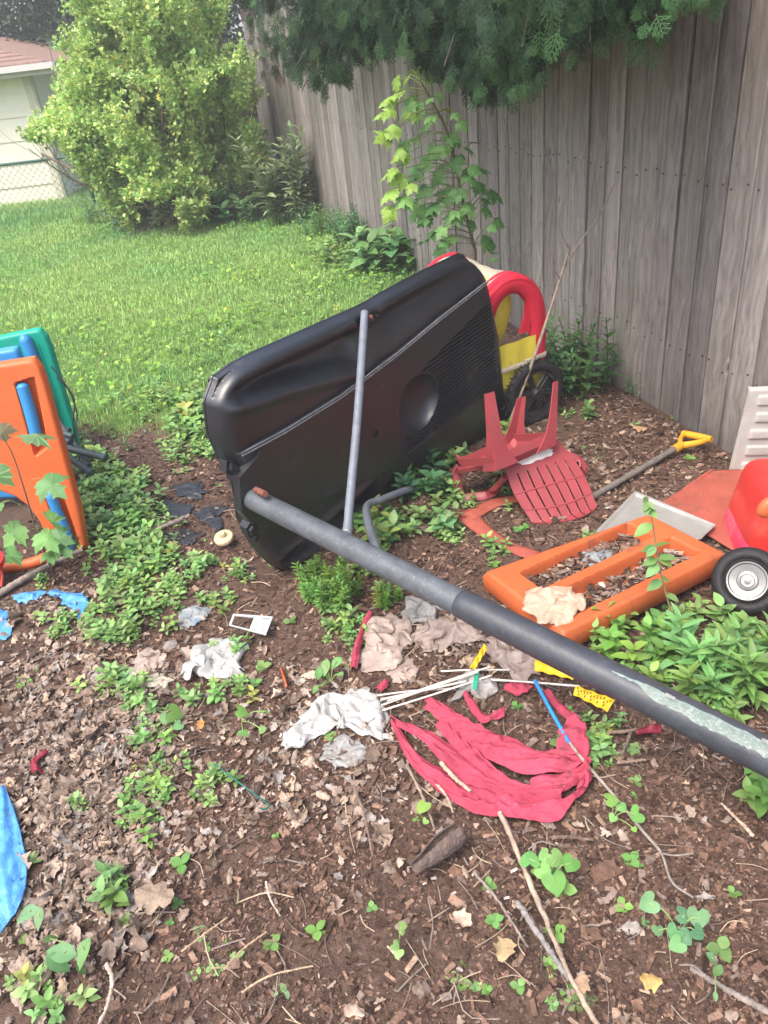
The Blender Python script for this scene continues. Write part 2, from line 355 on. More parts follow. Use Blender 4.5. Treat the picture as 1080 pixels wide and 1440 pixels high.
_half = [(.03, .0), (.16, -.06), (.24, -.02), (.36, -.02), (.33, .1), (.5, .2), (.44, .28), (.54, .42), (.62, .52), (.42, .5), (.34, .56), (.26, .5), (.2, .52), (.24, .68), (.3, .74), (.16, .78), (.11, .86)]
L_MAPLE = fan(_half + [(0, 1.05)] + [(-x, y) for x, y in _half[::-1]], .42)
_hh = [(.08, .02), (.26, -.1), (.46, -.04), (.56, .16), (.54, .38), (.42, .62), (.24, .82)]
L_HEART = fan(_hh + [(0, 1.)] + [(-x, y) for x, y in _hh[::-1]] + [(0, .12)], .2)
def plant_t(h=1., nodes=5, ll=.35, spread=50, tmpl=L_OV, seed=0, pairs=2, shrink=.55, bend=.15):
    """one upright weed of unit height: stem + leaf pairs; returns verts, tri/quad faces, per-vertex tint"""
    r = np.random.default_rng(seed); vs = []; fs = {}; cs = []; n = 0
    a = r.uniform(0, 2 * PI); bx, by = bend * math.cos(a), bend * math.sin(a)
    st = lambda t: V(bx * t * t, by * t * t, h * t)
    P = np.array([st(t) for t in np.linspace(0, 1, 5)]); rad = .012
    mb = MB(); mb.tube(P, np.linspace(rad * 1.4, rad * .5, 5), 3, (.7, .8, .6), cap=False)
    yaw = r.uniform(0, 2 * PI)
    for k in range(nodes):
        t = .18 + .82 * (k + .3) / nodes; s = ll * (1 - (1 - shrink) * max(0, (t - .5) / .5)) * r.uniform(.8, 1.15)
        if k == 0: s *= .8
        yaw += PI / 2 + r.uniform(-.3, .3)
        for q in range(pairs):
            y = yaw + q * 2 * PI / pairs + r.uniform(-.2, .2)
            el = math.radians(90 - spread) * (.4 + .9 * t) + r.uniform(-.2, .2)
            d = V(math.cos(y) * math.cos(el), math.sin(y) * math.cos(el), math.sin(el))
            R = frame_y(d)[0] @ roty(r.uniform(-.3, .3)) * s
            g = r.uniform(.75, 1.2)
            mb.raw(tmpl[0] @ R.T + st(t), tmpl[1], (g, g * r.uniform(.95, 1.08), g))
    v = np.concatenate(mb.v); c = np.concatenate(mb.c)
    return v, [np.concatenate(a) for a in mb.f.values()], c
def put(mb, tmpl, P, s, col, tilt=.25):
    N = len(P)
    R = rotz(rnd(0, 2 * PI, N)) @ rotx(rng.normal(0, tilt, N)) @ rotz(rnd(0, 2 * PI, N)) * np.asarray(s)[:, None, None]
    mb.inst(tmpl[0], tmpl[1], R, P, col, tmpl[2] if len(tmpl) > 2 else None)
def greens(n, base, v=.32):
    g = rnd(1 - v, 1 + v, n)[:, None] * np.asarray(base)
    y = (rng.random(n) < .018)[:, None]
    return np.where(y, g * np.array([1.8, 1.1, .9]), g * np.c_[rnd(.85, 1.25, n), np.ones(n), rnd(.8, 1.2, n)])
def onground(xy): return np.c_[xy, gz(xy[:, 0], xy[:, 1])]
def pxpatch(u, v, ru, rv, n):
    a = rng.normal(0, .5, (n, 2)); a = np.clip(a, -1.2, 1.2)
    return np.array([G(u + ru * x, v + rv * y)[:2] for x, y in a])

# ================================================================== THE SETTING
def axis(lo, hi, a, b, fine, coarse):
    L = [a]; x = a
    while x < b: x += fine; L.append(x)
    s = fine
    while x < hi: s = min(s * 1.25, coarse); x += s; L.append(x)
    x = a; s = fine
    while x > lo: s = min(s * 1.25, coarse); x -= s; L.insert(0, x)
    return np.array(L)
gx = axis(-90, 90, -1.9, 1.9, .016, 6); gy = axis(-40, 160, .4, 4.2, .016, 6)
X, Y = np.meshgrid(gx, gy, indexing='ij')
Z = gz(X, Y)
b = MB(); lw = lawn(X, Y) * (1 - sm(-.05, .05, X - np.interp(Y, [2.6, 7], [1.5, .25]) + 0)) + sm(-.05, .05, X - np.interp(Y, [2.6, 7], [1.5, .25])) * .6
b.grid(np.stack([X, Y, Z], -1), np.stack([lw, lw * 0, lw * 0], -1))
tag(b.build('ground', ground_mat(), None, 180), kind='structure')

# ---- lawn grass
def grass():
    b = MB()
    N = 330000
    y = 3.0 + 10.3 * rng.random(N) ** 1.15; x = rnd(-6.2, 1.4, N) + 0
    x = np.where(y > 9, x - .3, x)
    fx = np.interp(y, [2.6, 7, 11], [1.4, .17, -.95])
    p = lawn(x, y)
    dens = .45 + .55 * fbm(x * 3, y * 3, 33)
    k = (x < fx) & (rng.random(N) < p * dens * 1.15) & (x > -.62 * y - 1.0)
    x = x[k]; y = y[k]; n = len(x)
    h = rnd(.014, .04, n) * (1 + .5 * (fbm(x * 2, y * 2, 12) - .4)) * np.interp(y, [3, 10], [.9, 1.15])
    tall = sm(9.9, 10.6, y + (fbm(x * 2, y, 8) - .5)); h = h * (1 + 2.2 * tall)
    w = rnd(.002, .0036, n) * np.interp(y, [3, 10], [1., 2.])
    t = (np.array([(-1, 0, 0), (1, 0, 0), (-.75, .12, .55), (.75, .12, .55), (0, .42, 1.)]), None)
    a = rnd(0, 2 * PI, n); R = rotz(a)
    Sc = np.zeros((n, 3, 3)); Sc[:, 0, 0] = w; Sc[:, 1, 1] = h * rnd(.2, 1.5, n); Sc[:, 2, 2] = h
    R = R @ Sc
    col = np.array([.31, .51, .165]) * rnd(.7, 1.25, n)[:, None]
    yl = fbm(x * 1.2, y * 1.2, 40)[:, None]; col = col * (1 + (yl - .5) * np.array([.9, .35, .2]))
    dry = (rng.random(n) < .035)[:, None]; col = np.where(dry, np.array([.36, .31, .15]) * rnd(.7, 1.2, n)[:, None], col)
    b.inst(t[0], [np.array([[0, 1, 3, 2]]), np.array([[2, 3, 4]])], R, np.c_[x, y, gz(x, y)], col)
    tag(b.build('lawn_grass', M_grass), kind='stuff')
    # clover and broad leaves in the lawn
    b = MB(); N = 13000
    y = 3.0 + 7.5 * rng.random(N) ** 1.3; x = rnd(-5, 1.2, N); fx = np.interp(y, [2.6, 7, 11], [1.4, .17, -.95])
    cl = fbm(x * 1.6, y * 1.6, 77) + .25 * sm(5.5, 3.5, y)
    k = (x < fx - .02) & (rng.random(N) < lawn(x, y)) & (cl > .56) & (x > -.6 * y - .8); x = x[k]; y = y[k]; n = len(x)
    P = np.c_[x, y, gz(x, y) + rnd(.03, .07, n)]
    put(b, L_OV, P, rnd(.02, .05, n), greens(n, (.21, .40, .06)), .5)
    tag(b.build('lawn_clover', M_leaf, None, 180), kind='stuff')
grass()

# ---- wooden fence along the right
FA = V(1.39, 2.658, 0); FB = V(.153, 6.988, 0); FD = nrm(FB - FA); FN = V(-FD[1], FD[0], 0)   # FN: towards the yard
def fence():
    T = thing('wooden_fence', 'tall weathered grey wooden board fence running down the right side of the yard', 'fence', FA)
    pw = .128; x = -2.6; k = 0
    MR = np.stack([FD, FN, V(0, 0, 1)], 1)
    while x < 8.6:
        b = MB(); x0 = x
        while x < min(x0 + 1.83, 8.6):
            w = pw * rng.uniform(.93, 1.04); h = 1.87 + rng.uniform(-.012, .012); th = .016; g = rng.uniform(.007, .012)
            lean = rng.normal(0, .0035); dep = rng.uniform(-.004, .004); cup = rng.uniform(-.003, .004)
            nz = 12; zs = np.linspace(-.04, h, nz); wob = (vn(zs * 2.2, zs * 0 + k, 50) - .5) * .005
            us = np.array([-.5, -.47, -.2, .2, .47, .5]) * (w - g)
            P = []
            for z, wb in zip(zs, wob):
                xx = us + x + w / 2 + lean * z + wb
                yy = dep + cup * np.cos(us / w * PI * 2) - np.where(np.abs(us) > .48 * (w - g), .003, 0)
                P.append(np.c_[xx, yy, np.full(6, z)])
            P = np.array(P); Q = P.copy(); Q[..., 1] -= th
            ring = np.concatenate([P, Q[:, ::-1]], 1)
            tint = rng.uniform(.68, 1.25); c = np.array([tint, tint * rng.uniform(.97, 1.02), tint * rng.uniform(.95, 1.03)])
            # board colour darker towards the foot, over a random height
            st = rng.uniform(.05, .18); zz = np.repeat(zs[:, None], 12, 1); cc = c * (1 - .35 * np.exp(-np.maximum(zz, 0) / st))[..., None]
            b.grid(ring @ MR.T + FA, cc, closed=True)
            tp = ring[-1] @ MR.T + FA; b.raw(tp, [np.array([[0, 1, 10, 11], [1, 2, 9, 10], [2, 3, 8, 9], [3, 4, 7, 8], [4, 5, 6, 7]])], c)
            b.box(FA + MR @ V(x + w - .002, -.026, h / 2 - .02), (.045, .014, h + .02), MR, (.45, .42, .4))  # added backing strip, tinted dark so the gap between boards looks shaded
            for zr in (.3, .95, 1.6):
                for q in (-.3, .3): b.box(FA + MR @ V(x + w / 2 + q * w + rng.uniform(-.006, .006), dep + .001, zr + rng.uniform(-.02, .02)), (.006, .004, .006), MR, (.25, .22, .2))
            x += w; k += 1
        b.build('picket_panel', M_wood, T, 40)
        b = MB()
        for zr in (.3, .95, 1.6):
            b2 = MB(); cpos = FA + FD * (x0 + (x - x0) / 2) - FN * .056 + V(0, 0, zr)
            b2.box(cpos, (x - x0, .038, .085), MR); b2.build('rail', M_wood, T)
        b2 = MB(); b2.box(FA + FD * x0 - FN * .124 + V(0, 0, .93), (.09, .09, 1.95), MR); b2.build('post', M_wood, T)
    return T
fence()

# ---- garage with cream siding
def garage():
    T = thing('garage', 'low cream sided garage with brown shingle roof behind the chain link fence', 'garage', (-4, 12, 0))
    yw = 12.; xr = -4.0; xl = -10; H = 1.66
    b = MB(); bd = .285; z = 0; n = 0
    while z < H:
        z1 = min(z + bd, H)
        b.raw(np.array([(xl, yw - .014, z), (xr - .09, yw - .014, z), (xr - .09, yw, z1), (xl, yw, z1), (xl, yw + .0, z), (xr - .09, yw + .0, z)]), [np.array([[0, 1, 2, 3], [4, 5, 1, 0]])])
        z = z1
    b.build('front_siding', M_siding, T)
    b = MB(); z = 0
    while z < H:
        z1 = min(z + bd, H)
        b.raw(np.array([(xr + .012, yw + .05, z), (xr + .012, yw + 6, z), (xr, yw + 6, z1), (xr, yw + .05, z1), (xr, yw + .05, z), (xr, yw + 6, z)]), [np.array([[0, 1, 2, 3], [4, 5, 1, 0]])])
        z = z1
    b.build('side_siding', M_siding, T)
    b = MB(); b.box((xr - .04, yw - .005, H / 2), (.1, .055, H)); b.box((xr + .015, yw + .03, H / 2), (.03, .1, H - .01)); b.build('corner_trim', M_trim, T)
    b = MB(); b.box((xl / 2 + xr / 2 + .2, yw - .3, H + .0), (6.6, .03, .12)); b.box((xl / 2 + xr / 2 + .2, yw - .36, H + .03), (6.6, .09, .07)); b.box((xl / 2 + xr / 2 + .2, yw - .15, H - .03), (6.6, .3, .015)); b.build('gutter', M_gutter, T)
    b = MB(); zr = H + .85; x1 = xr + .38; x0 = xl - .5; ye = yw - .33; ym = yw + 3.2; yb = yw + 6.6
    rows = 16
    for r in range(rows):
        a0 = r / rows; a1 = (r + 1) / rows
        y0 = ye + (ym - ye) * a0; y1 = ye + (ym - ye) * a1; z0 = H + .07 + (zr - H) * a0; z1 = H + .07 + (zr - H) * a1
        h0 = x1 - 3.3 * a0; h1 = x1 - 3.3 * a1; b.raw(np.array([(x0, y0, z0 + .014), (h0, y0, z0 + .014), (h1, y1, z1), (x0, y1, z1), (x0, y0, z0 - .01), (h0, y0, z0 - .01)]), [np.array([[0, 1, 2, 3], [4, 5, 1, 0]])])
    b.raw(np.array([(x0, ym, zr + .07), (x1 - 3.3, ym, zr + .07), (x1, yb, H + .05), (x0, yb, H + .05), (x1, ye, H + .07)]), [np.array([[0, 1, 2, 3]]), np.array([[4, 2, 1]])])
    b.build('roof', M_roof, T)
garage()

# ---- chain link fence
def chain():
    yf = 10.8; x0 = -6.6; x1 = -1.0; H = .68
    T = thing('chain_link_fence', 'low green chain link fence crossing the back of the lawn before the garage', 'fence', (x0, yf, 0))
    b = MB(); b.tube([(x0, yf, H), (x1, yf, H)], .017, 8); b.build('top_rail', M_green_metal, T, 60)
    for x in (-5.6, -3.25, -1.15):
        b = MB(); b.tube([(x, yf + .02, -.1), (x, yf + .02, H + .05)], .024, 10); b.lathe([(.03, -.01), (.03, .01), (.015, .03), (0, .032)], np.eye(3), (x, yf + .02, H + .05), 10); b.build('post', M_green_metal, T, 60)
    b = MB(); d = .085; w = .0042
    d = .042; n = int((x1 - x0) / d)
    for k in range(n):
        r_ = np.arange(int(H / d) + 1); zs = r_ * d; xs = x0 + k * d + d * ((r_ + k) % 2)
        b.tube(np.c_[xs, np.full(len(zs), yf - .018 + .002 * (k % 2)), zs], .0036, 3, cap=False)
    b.build('wire_mesh', M_galv, T, 180)
chain()

# ---- big leafy shrub at the back of the lawn
def shrub():
    base = V(-2.0, 9.35, 0)
    T = thing('leafy_shrub', 'big bright yellow green shrub at the back of the lawn before the chain link fence', 'shrub', base)
    lv = MB(); tips = []
    def xmin(z): return np.interp(z, [0, .3, .6, .95, 1.15, 1.35, 1.8, 2.4], [-2.5, -2.65, -2.8, -2.95, -3.35, -2.85, -2.75, -2.4])
    def branch(p, d, L, r, lvl):
        e_ = p + nrm(d) * L
        if lvl and (e_[0] < xmin(e_[2]) or e_[0] > -.8): return
        if not lvl and e_[0] < xmin(e_[2]) + .1: d = nrm(d + V(.7, 0, .3))
        n = 6; pts = [p]; q = p.copy(); dd = nrm(d)
        for i in range(n):
            dd = nrm(dd + rng.normal(0, .11, 3) + V(0, 0, .03 if lvl < 2 else .08)); q = q + dd * L / n; pts.append(q.copy())
        pts = np.array(pts); rr = np.linspace(r, r * .45, n + 1)
        if lvl < 3: stem.tube(pts, rr, 4 if lvl else 7, (.16, .12, .09) if lvl < 2 else (.2, .2, .1), cap=False)
        if lvl >= 2: tips.append(pts)
        if lvl < 3:
            for i in range(7 if lvl == 0 else 6 if lvl == 1 else 4):
                k = rng.integers(1 if lvl else 2, n + 1); a = rng.normal(0, 1, 3); a = nrm(a - dd * a.dot(dd))
                f = rng.uniform(.4, .95)
                branch(pts[k], nrm(pts[k] - pts[k - 1]) * (1 - f * .6) + a * f * .8 + V(0, 0, .12), L * rng.uniform(.42, .68), rr[k] * .6, lvl + 1)
    stem = MB()
    for i in range(27):
        a = 2 * PI * i / 13 + rng.uniform(-.3, .3); t = rng.uniform(.25, .95)
        if i < 11: t = rng.uniform(.6, 1.7)
        if i >= 17: t = rng.uniform(1.9, 3.2)
        branch(base + V(math.cos(a) * .14, math.sin(a) * .14, 0), V(math.cos(a) * t, math.sin(a) * t * .75, 1.), rng.uniform(1.15, 1.75) * max(.55, 1.1 - .2 * t), .03, 0)
    stem.build('branch', M_stem, T, 180)
    allp = np.concatenate([np.repeat(t[1:], 1, 0) for t in tips]); dirs = np.concatenate([np.gradient(t, axis=0)[1:] for t in tips])
    sel = np.ones(len(allp), bool); allp = allp + 0
    # the picture shows the crown thin out low down on the left
    sel &= ~((allp[:, 2] < .10)) & (allp[:, 0] * 9.35 / allp[:, 1] > xmin(allp[:, 2] + (9.35 - allp[:, 1]) * .06) + .06 - .12 * rng.random(len(allp)))
    sel &= allp[:, 0] < -.72 + .14 * rng.random(len(allp)); hollow = (np.abs(allp[:, 0] + 1.95) < .25) & (allp[:, 2] < .42); sel &= ~hollow
    allp = allp[sel]; dirs = dirs[sel]
    reps = 10; P = np.repeat(allp, reps, 0); D = np.repeat(dirs, reps, 0); D /= np.linalg.norm(D, axis=1)[:, None] + 1e-9
    n = len(P)
    d = nrm_rows(D * .8 + rng.normal(0, .8, (n, 3)) + V(0, -.12, .15))
    P = P + d * rnd(0, .02, n)[:, None] + rng.normal(0, .025, (n, 3))
    R = frame_y(d, rng.normal(0, .5, (n, 3)) + V(0, 0, 1)) * rnd(.026, .056, n)[:, None, None]
    yl = fbm(P[:, 0] * 2.5, P[:, 2] * 2.5 + P[:, 1], 14)[:, None]
    col = greens(n, (.39, .55, .175), .3) * (.85 + .5 * yl)
    t = leaf_t(.65, 3, .2, .2, .5, .3)
    lv.inst(t[0], t[1], R, P, col)
    lv.build('crown', M_leaf, T, 180)
    print('shrub leaves', n)
def nrm_rows(a): return a / (np.linalg.norm(a, axis=1)[:, None] + 1e-9)
shrub()

# ---- trees far behind
def far_tree(x, y, H, R, col, label, seed, lsz=.1, n=16000, low=.12):
    r = np.random.default_rng(seed)
    T = thing('background_tree', label, 'tree', (x, y, 0), 'trees behind the yard')
    b = MB(); top = V(x + r.uniform(-.3, .3), y, H * .85)
    b.tube(catmull([(x, y, -.1), (x + .1, y, H * .4), top], 10), np.linspace(.16, .04, 10) * H / 4, 8, (.14, .10, .08)); b.build('trunk', M_stem, T, 180)
    b = MB(); nc = 70; C = r.normal(0, 1, (nc, 3)); C /= np.linalg.norm(C, axis=1)[:, None]; C *= r.uniform(.35, 1, nc)[:, None] ** .5
    C = C * V(R, R * .8, H * (1 - low) / 2) + V(x, y, H * (1 + low) / 2); rad = r.uniform(.16, .34, nc) * R
    k = r.integers(0, nc, n); o = r.normal(0, 1, (n, 3)); o /= np.linalg.norm(o, axis=1)[:, None]; o *= (r.random(n) ** .4)[:, None]
    P = C[k] + o * rad[k][:, None] * V(1, 1, .75)
    d = nrm_rows(o + r.normal(0, .5, (n, 3)) + V(0, 0, -.3)); Rm = frame_y(d, r.normal(0, .6, (n, 3)) + V(0, 0, 1)) * r.uniform(.6, 1.3, n)[:, None, None] * lsz
    cc = np.asarray(col) * r.uniform(.65, 1.35, n)[:, None] * r.uniform(.75, 1.25, nc)[k][:, None]
    b.inst(L_DIA[0], L_DIA[1], Rm, P, cc); b.build('crown', M_leaf, T)
far_tree(-7.2, 19, 6.2, 2.9, (.035, .075, .045), 'dark blue green tree behind the garage roof at the far left', 1, .14, 20000, .1)
far_tree(-3.4, 17, 5.6, 2.3, (.045, .09, .045), 'dark tree standing directly behind the bright shrub', 2, .13, 18000, .05)
far_tree(-1.2, 13.6, 4.6, 1.3, (.11, .10, .06), 'brownish sparse tree between the bright shrub and the cedar', 3, .10, 9000, .1)
far_tree(1.2, 14.8, 5.4, 2.2, (.05, .10, .04), 'green tree beyond the far end of the board fence', 4, .12, 14000, .02)
far_tree(-12.5, 22, 6.5, 3.6, (.04, .085, .04), 'broad dark tree left of the garage beyond its roof', 6, .15, 16000, .05)

# ---- cedar hanging over the fence
def frond_t(seed):
    r = np.random.default_rng(seed); b = MB()
    def seg(p, d, L, w, lvl):
        x = np.cross(d, V(0, 0, 1)); x = nrm(x); e = p + d * L
        b.raw(np.array([p, p + d * L * .45 + x * w, e, p + d * L * .45 - x * w]) , [np.array([[0, 1, 2, 3]])], (1, 1, 1) if lvl < 2 else (1.3, 1.35, 1.1))
    def br(p, d, L, lvl):
        n = 6 if lvl == 0 else 3; q = p.copy()
        for i in range(n):
            seg(q, d, L / n * 1.3, L * (.026 if lvl == 0 else .065), lvl)
            q = q + d * L / n
            if lvl < 2 and i < n - 1:
                for s in (-1, 1):
                    a = s * r.uniform(.5, .85); dd = V(d[0] * math.cos(a) - d[1] * math.sin(a), d[0] * math.sin(a) + d[1] * math.cos(a), r.uniform(-.12, .08))
                    br(q, nrm(dd), L * (.5 - .3 * i / n) * r.uniform(.8, 1.1), lvl + 1 + (i % 2 == 1 and lvl == 1))
            d = nrm(d + V(r.normal(0, .06), 0, -.06))
    br(V(0, 0, 0), V(0, 1, 0), 1., 0)
    return np.concatenate(b.v), [np.concatenate(a) for a in b.f.values()], np.concatenate(b.c)
def cedar():
    tr = V(1.55, 5.6, 0)
    T = thing('cedar_tree', 'dark green cedar tree with drooping boughs hanging over the top of the board fence', 'tree', tr)
    b = MB(); b.tube(catmull([tr + V(0, 0, -.1), tr + V(.05, 0, 2), tr + V(-.05, 0, 4.2), tr + V(0, 0, 5.6)], 14), np.linspace(.2, .05, 14), 10, (.13, .09, .07)); b.build('trunk', M_bark, T, 180)
    lo = np.array([(300, 25), (345, 75), (372, 128), (400, 138), (450, 172), (492, 148), (530, 118), (560, 112), (590, 135), (630, 160), (662, 186), (700, 194), (735, 176), (762, 150), (790, 116), (828, 126), (842, 110), (860, 72), (882, 88), (902, 124), (925, 98), (950, 70), (985, 44), (1012, 30), (1050, 8)], float)
    pts = []; dens = []
    # boughs start at the trunk and reach over the fence; each ends in a drooping mass of sprays
    nb = 210; bough = MB(); ends = []
    for i in range(nb):
        u = rng.uniform(320, 1040); lim = np.interp(u, lo[:, 0], lo[:, 1])
        if u > 860 and rng.random() < .35: continue
        v = lim - 14 - 210 * rng.random() ** 1.25
        off = rng.uniform(.22, .85) if u > 520 else rng.uniform(.15, .9)
        d = ray(u, v); A = FA + FN * off; t = np.dot(A - CAMP, FN) / np.dot(d, FN); e = CAMP + d * t
        if e[1] > 8.2: e = CAMP + d * (rng.uniform(5.6, 8.2) / d[1])
        ends.append(e)
        s = tr + V(rng.uniform(-.1, .1), rng.uniform(-.1, .1), max(2.2, min(4.6, e[2] + rng.uniform(.7, 1.6))))
        mid = (s * .45 + e * .55) + V(0, 0, .38)
        P = catmull([s, mid, e + V(0, 0, .04)], 12)
        if i % 4 == 0: bough.tube(P, np.linspace(.016, .003, 12), 5, (.06, .045, .035), cap=False)
        for k, f in enumerate(np.linspace(.55, 1, 13)):
            q = P[int(f * 11)]
            pts.append(q); dens.append(.1 + .1 * rng.random())
    # boughs on the far side and above, which make the shade
    for i in range(160):
        a = rng.uniform(0, 2 * PI); zz = rng.uniform(2.3, 5.4); rr = (6.2 - zz) * .42 * rng.uniform(.5, 1.05)
        e = tr + V(math.cos(a) * rr * .8, math.sin(a) * rr, zz)
        for f in np.linspace(.4, 1, 9): pts.append(tr * (1 - f) + e * f + V(0, 0, (1 - f) * zz * .05)); dens.append(.22)
    bough.build('bough', M_stem, T, 180)
    ends = np.array(ends); pts = np.array(pts); dens = np.array(dens)
    rep = 12; P = np.repeat(pts, rep, 0); n = len(P); P = P + rng.normal(0, 1, (n, 3)) * np.repeat(dens, rep)[:, None] * V(.6, .8, .45)
    # keep above the lower outline of the boughs
    c = (P - CAMP) @ RW; uu = 540 + 1081 * c[:, 0] / c[:, 2]; vv = 720 + 1081 * c[:, 1] / c[:, 2]
    lim = np.interp(uu, lo[:, 0], lo[:, 1]) - 52 * 4.2 / np.maximum(c[:, 2], 1)
    side = (P - FA) @ FN
    k = (vv < lim) & ((side > .06) | (P[:, 2] > 1.95)) & (uu < 1045) & (c[:, 2] > 1.8) & ((P[:, 2] < 2.75) | (rng.random(n) < .25)); P = P[k]; n = len(P); side = side[k]
    out = nrm_rows(P - (tr + V(0, 0, 2.5))); out[:, 2] = 0
    d = nrm_rows(out * .35 + rng.normal(0, .45, (n, 3)) + V(0, 0, -1.2))
    R = frame_y(d, rng.normal(0, 1.1, (n, 3)) + V(-.4, -1, .2)) * rnd(.05, .115, n)[:, None, None]
    col = np.array([.015, .038, .019]) * rnd(.55, 1.3, n)[:, None]
    tipc = rng.random(n) < .22; col[tipc] *= np.array([1.75, 1.6, 1.05])
    brown = rng.random(n) < .01; col[brown] = (.16, .09, .045)
    b = MB()
    for s in range(3):
        f = frond_t(s); kk = np.arange(n) % 3 == s; b.inst(f[0], f[1], R[kk], P[kk], col[kk], f[2])
    # fresh light tips along the low rim
    m = 260; u = rng.uniform(345, 1030, m); lim = np.interp(u, lo[:, 0], lo[:, 1]); v = lim - 46 - rng.random(m) * 75
    off = rnd(.25, .8, m); Q = []
    for a, e, o in zip(u, v, off):
        dd = ray(a, e); A = FA + FN * o; t = np.dot(A - CAMP, FN) / np.dot(dd, FN); q = CAMP + dd * t
        if q[1] > 8: q = CAMP + dd * (rng.uniform(5.8, 7.5) / dd[1])
        Q.append(q)
    Q = np.array(Q); d = nrm_rows(rng.normal(0, .45, (m, 3)) + V(-.25, -.35, -.8)); R = frame_y(d, rng.normal(0, .4, (m, 3)) + V(-.5, -1, .2)) * rnd(.04, .085, m)[:, None, None]
    f = frond_t(5); b.inst(f[0], f[1], R, Q, np.array([.042, .098, .036]) * rnd(.7, 1.25, m)[:, None], f[2])
    b.build('crown', M_needle, T)
    print('cedar fronds', n)
cedar()

# ================================================================== THE PORTABLE HOOP ON ITS SIDE
HO = G(400, 812); he = nrm(G(712, 600) - HO); hh = V(he[1], -he[0], 0); ta = math.radians(-4)
hu = V(0, 0, math.cos(ta)) - hh * math.sin(ta); hn = np.cross(he, hu); HM = np.stack([he, hu, hn], 1)
def HL(x, y, z=0.): return HO + he * x + hu * y + hn * z
def slab(name, mat_, parent, M, O, left, right, bot, top, zf_, ns, nt, depth, R=.03, seam=None, smooth=35, colf=None, back=True, tw=0.):
    """moulded plastic slab: rounded front with relief, sides with an optional seam, back"""
    s = np.linspace(0, 1, ns); t = np.linspace(0, 1, nt)
    # denser towards the border
    s = s + .0 ; Sg, Tg = np.meshgrid(s, t, indexing='ij')
    x = left(Tg) * (1 - Sg) + right(Tg) * Sg; y = bot(Sg) * (1 - Tg) + top(Sg) * Tg
    w = (right(Tg) - left(Tg)); h = (top(Sg) - bot(Sg))
    dx = np.minimum(Sg, 1 - Sg) * w; dy = np.minimum(Tg, 1 - Tg) * h
    d = -np.log(np.exp(-dx / (R * .35)) + np.exp(-dy / (R * .35))) * R * .35
    q = np.clip(1 - d / R, 0, 1); z = zf_(x, y) * sm(0, R * 1.2, d) - R * (1 - np.sqrt(np.clip(1 - q ** (tw or 2.4), 0, 1)))
    P = np.stack([x, y, z], -1)
    b = MB(); c = colf(x, y) if colf else (1, 1, 1)
    b.grid(P @ M.T + O, c)
    ring = np.concatenate([P[:, 0], P[-1, 1:], P[-2::-1, -1], P[0, -2:0:-1]]); cen = ring.mean(0)
    prof = [(0, 0), (.004, -R - .3 * (depth - R) * .6)] if not seam else [(0, 0), (.004, -seam + .006), (-.004, -seam + .003), (-.004, -seam - .003), (.004, -seam - .006)]
    prof += [(.002, -depth + R * .8), (-R * .3, -depth + R * .25), (-R, -depth)]
    nrmv = np.gradient(np.concatenate([ring[-2:], ring, ring[:2]]), axis=0)[2:-2]; nv = np.stack([-nrmv[:, 1], nrmv[:, 0], np.zeros(len(ring))], -1); nv = nrm_rows(nv)
    if (nv * (ring - cen)).sum() < 0: nv = -nv
    rows = []
    for o, zz in prof:
        r = ring + nv * o; r = r.copy()
        r[:, 2] = ring[:, 2] if zz == 0 else zz
        rows.append(r)
    b.grid(np.array(rows) @ M.T + O, (1, 1, 1), closed=True)
    if back:
        L = rows[-1]; n = len(L); j = np.arange(n); b.raw(np.concatenate([[L.mean(0)], L]) @ M.T + O, [np.stack([np.zeros(n, int), 1 + j, 1 + (j + 1) % n], 1)])
    return b.build(name, mat_, parent, smooth)
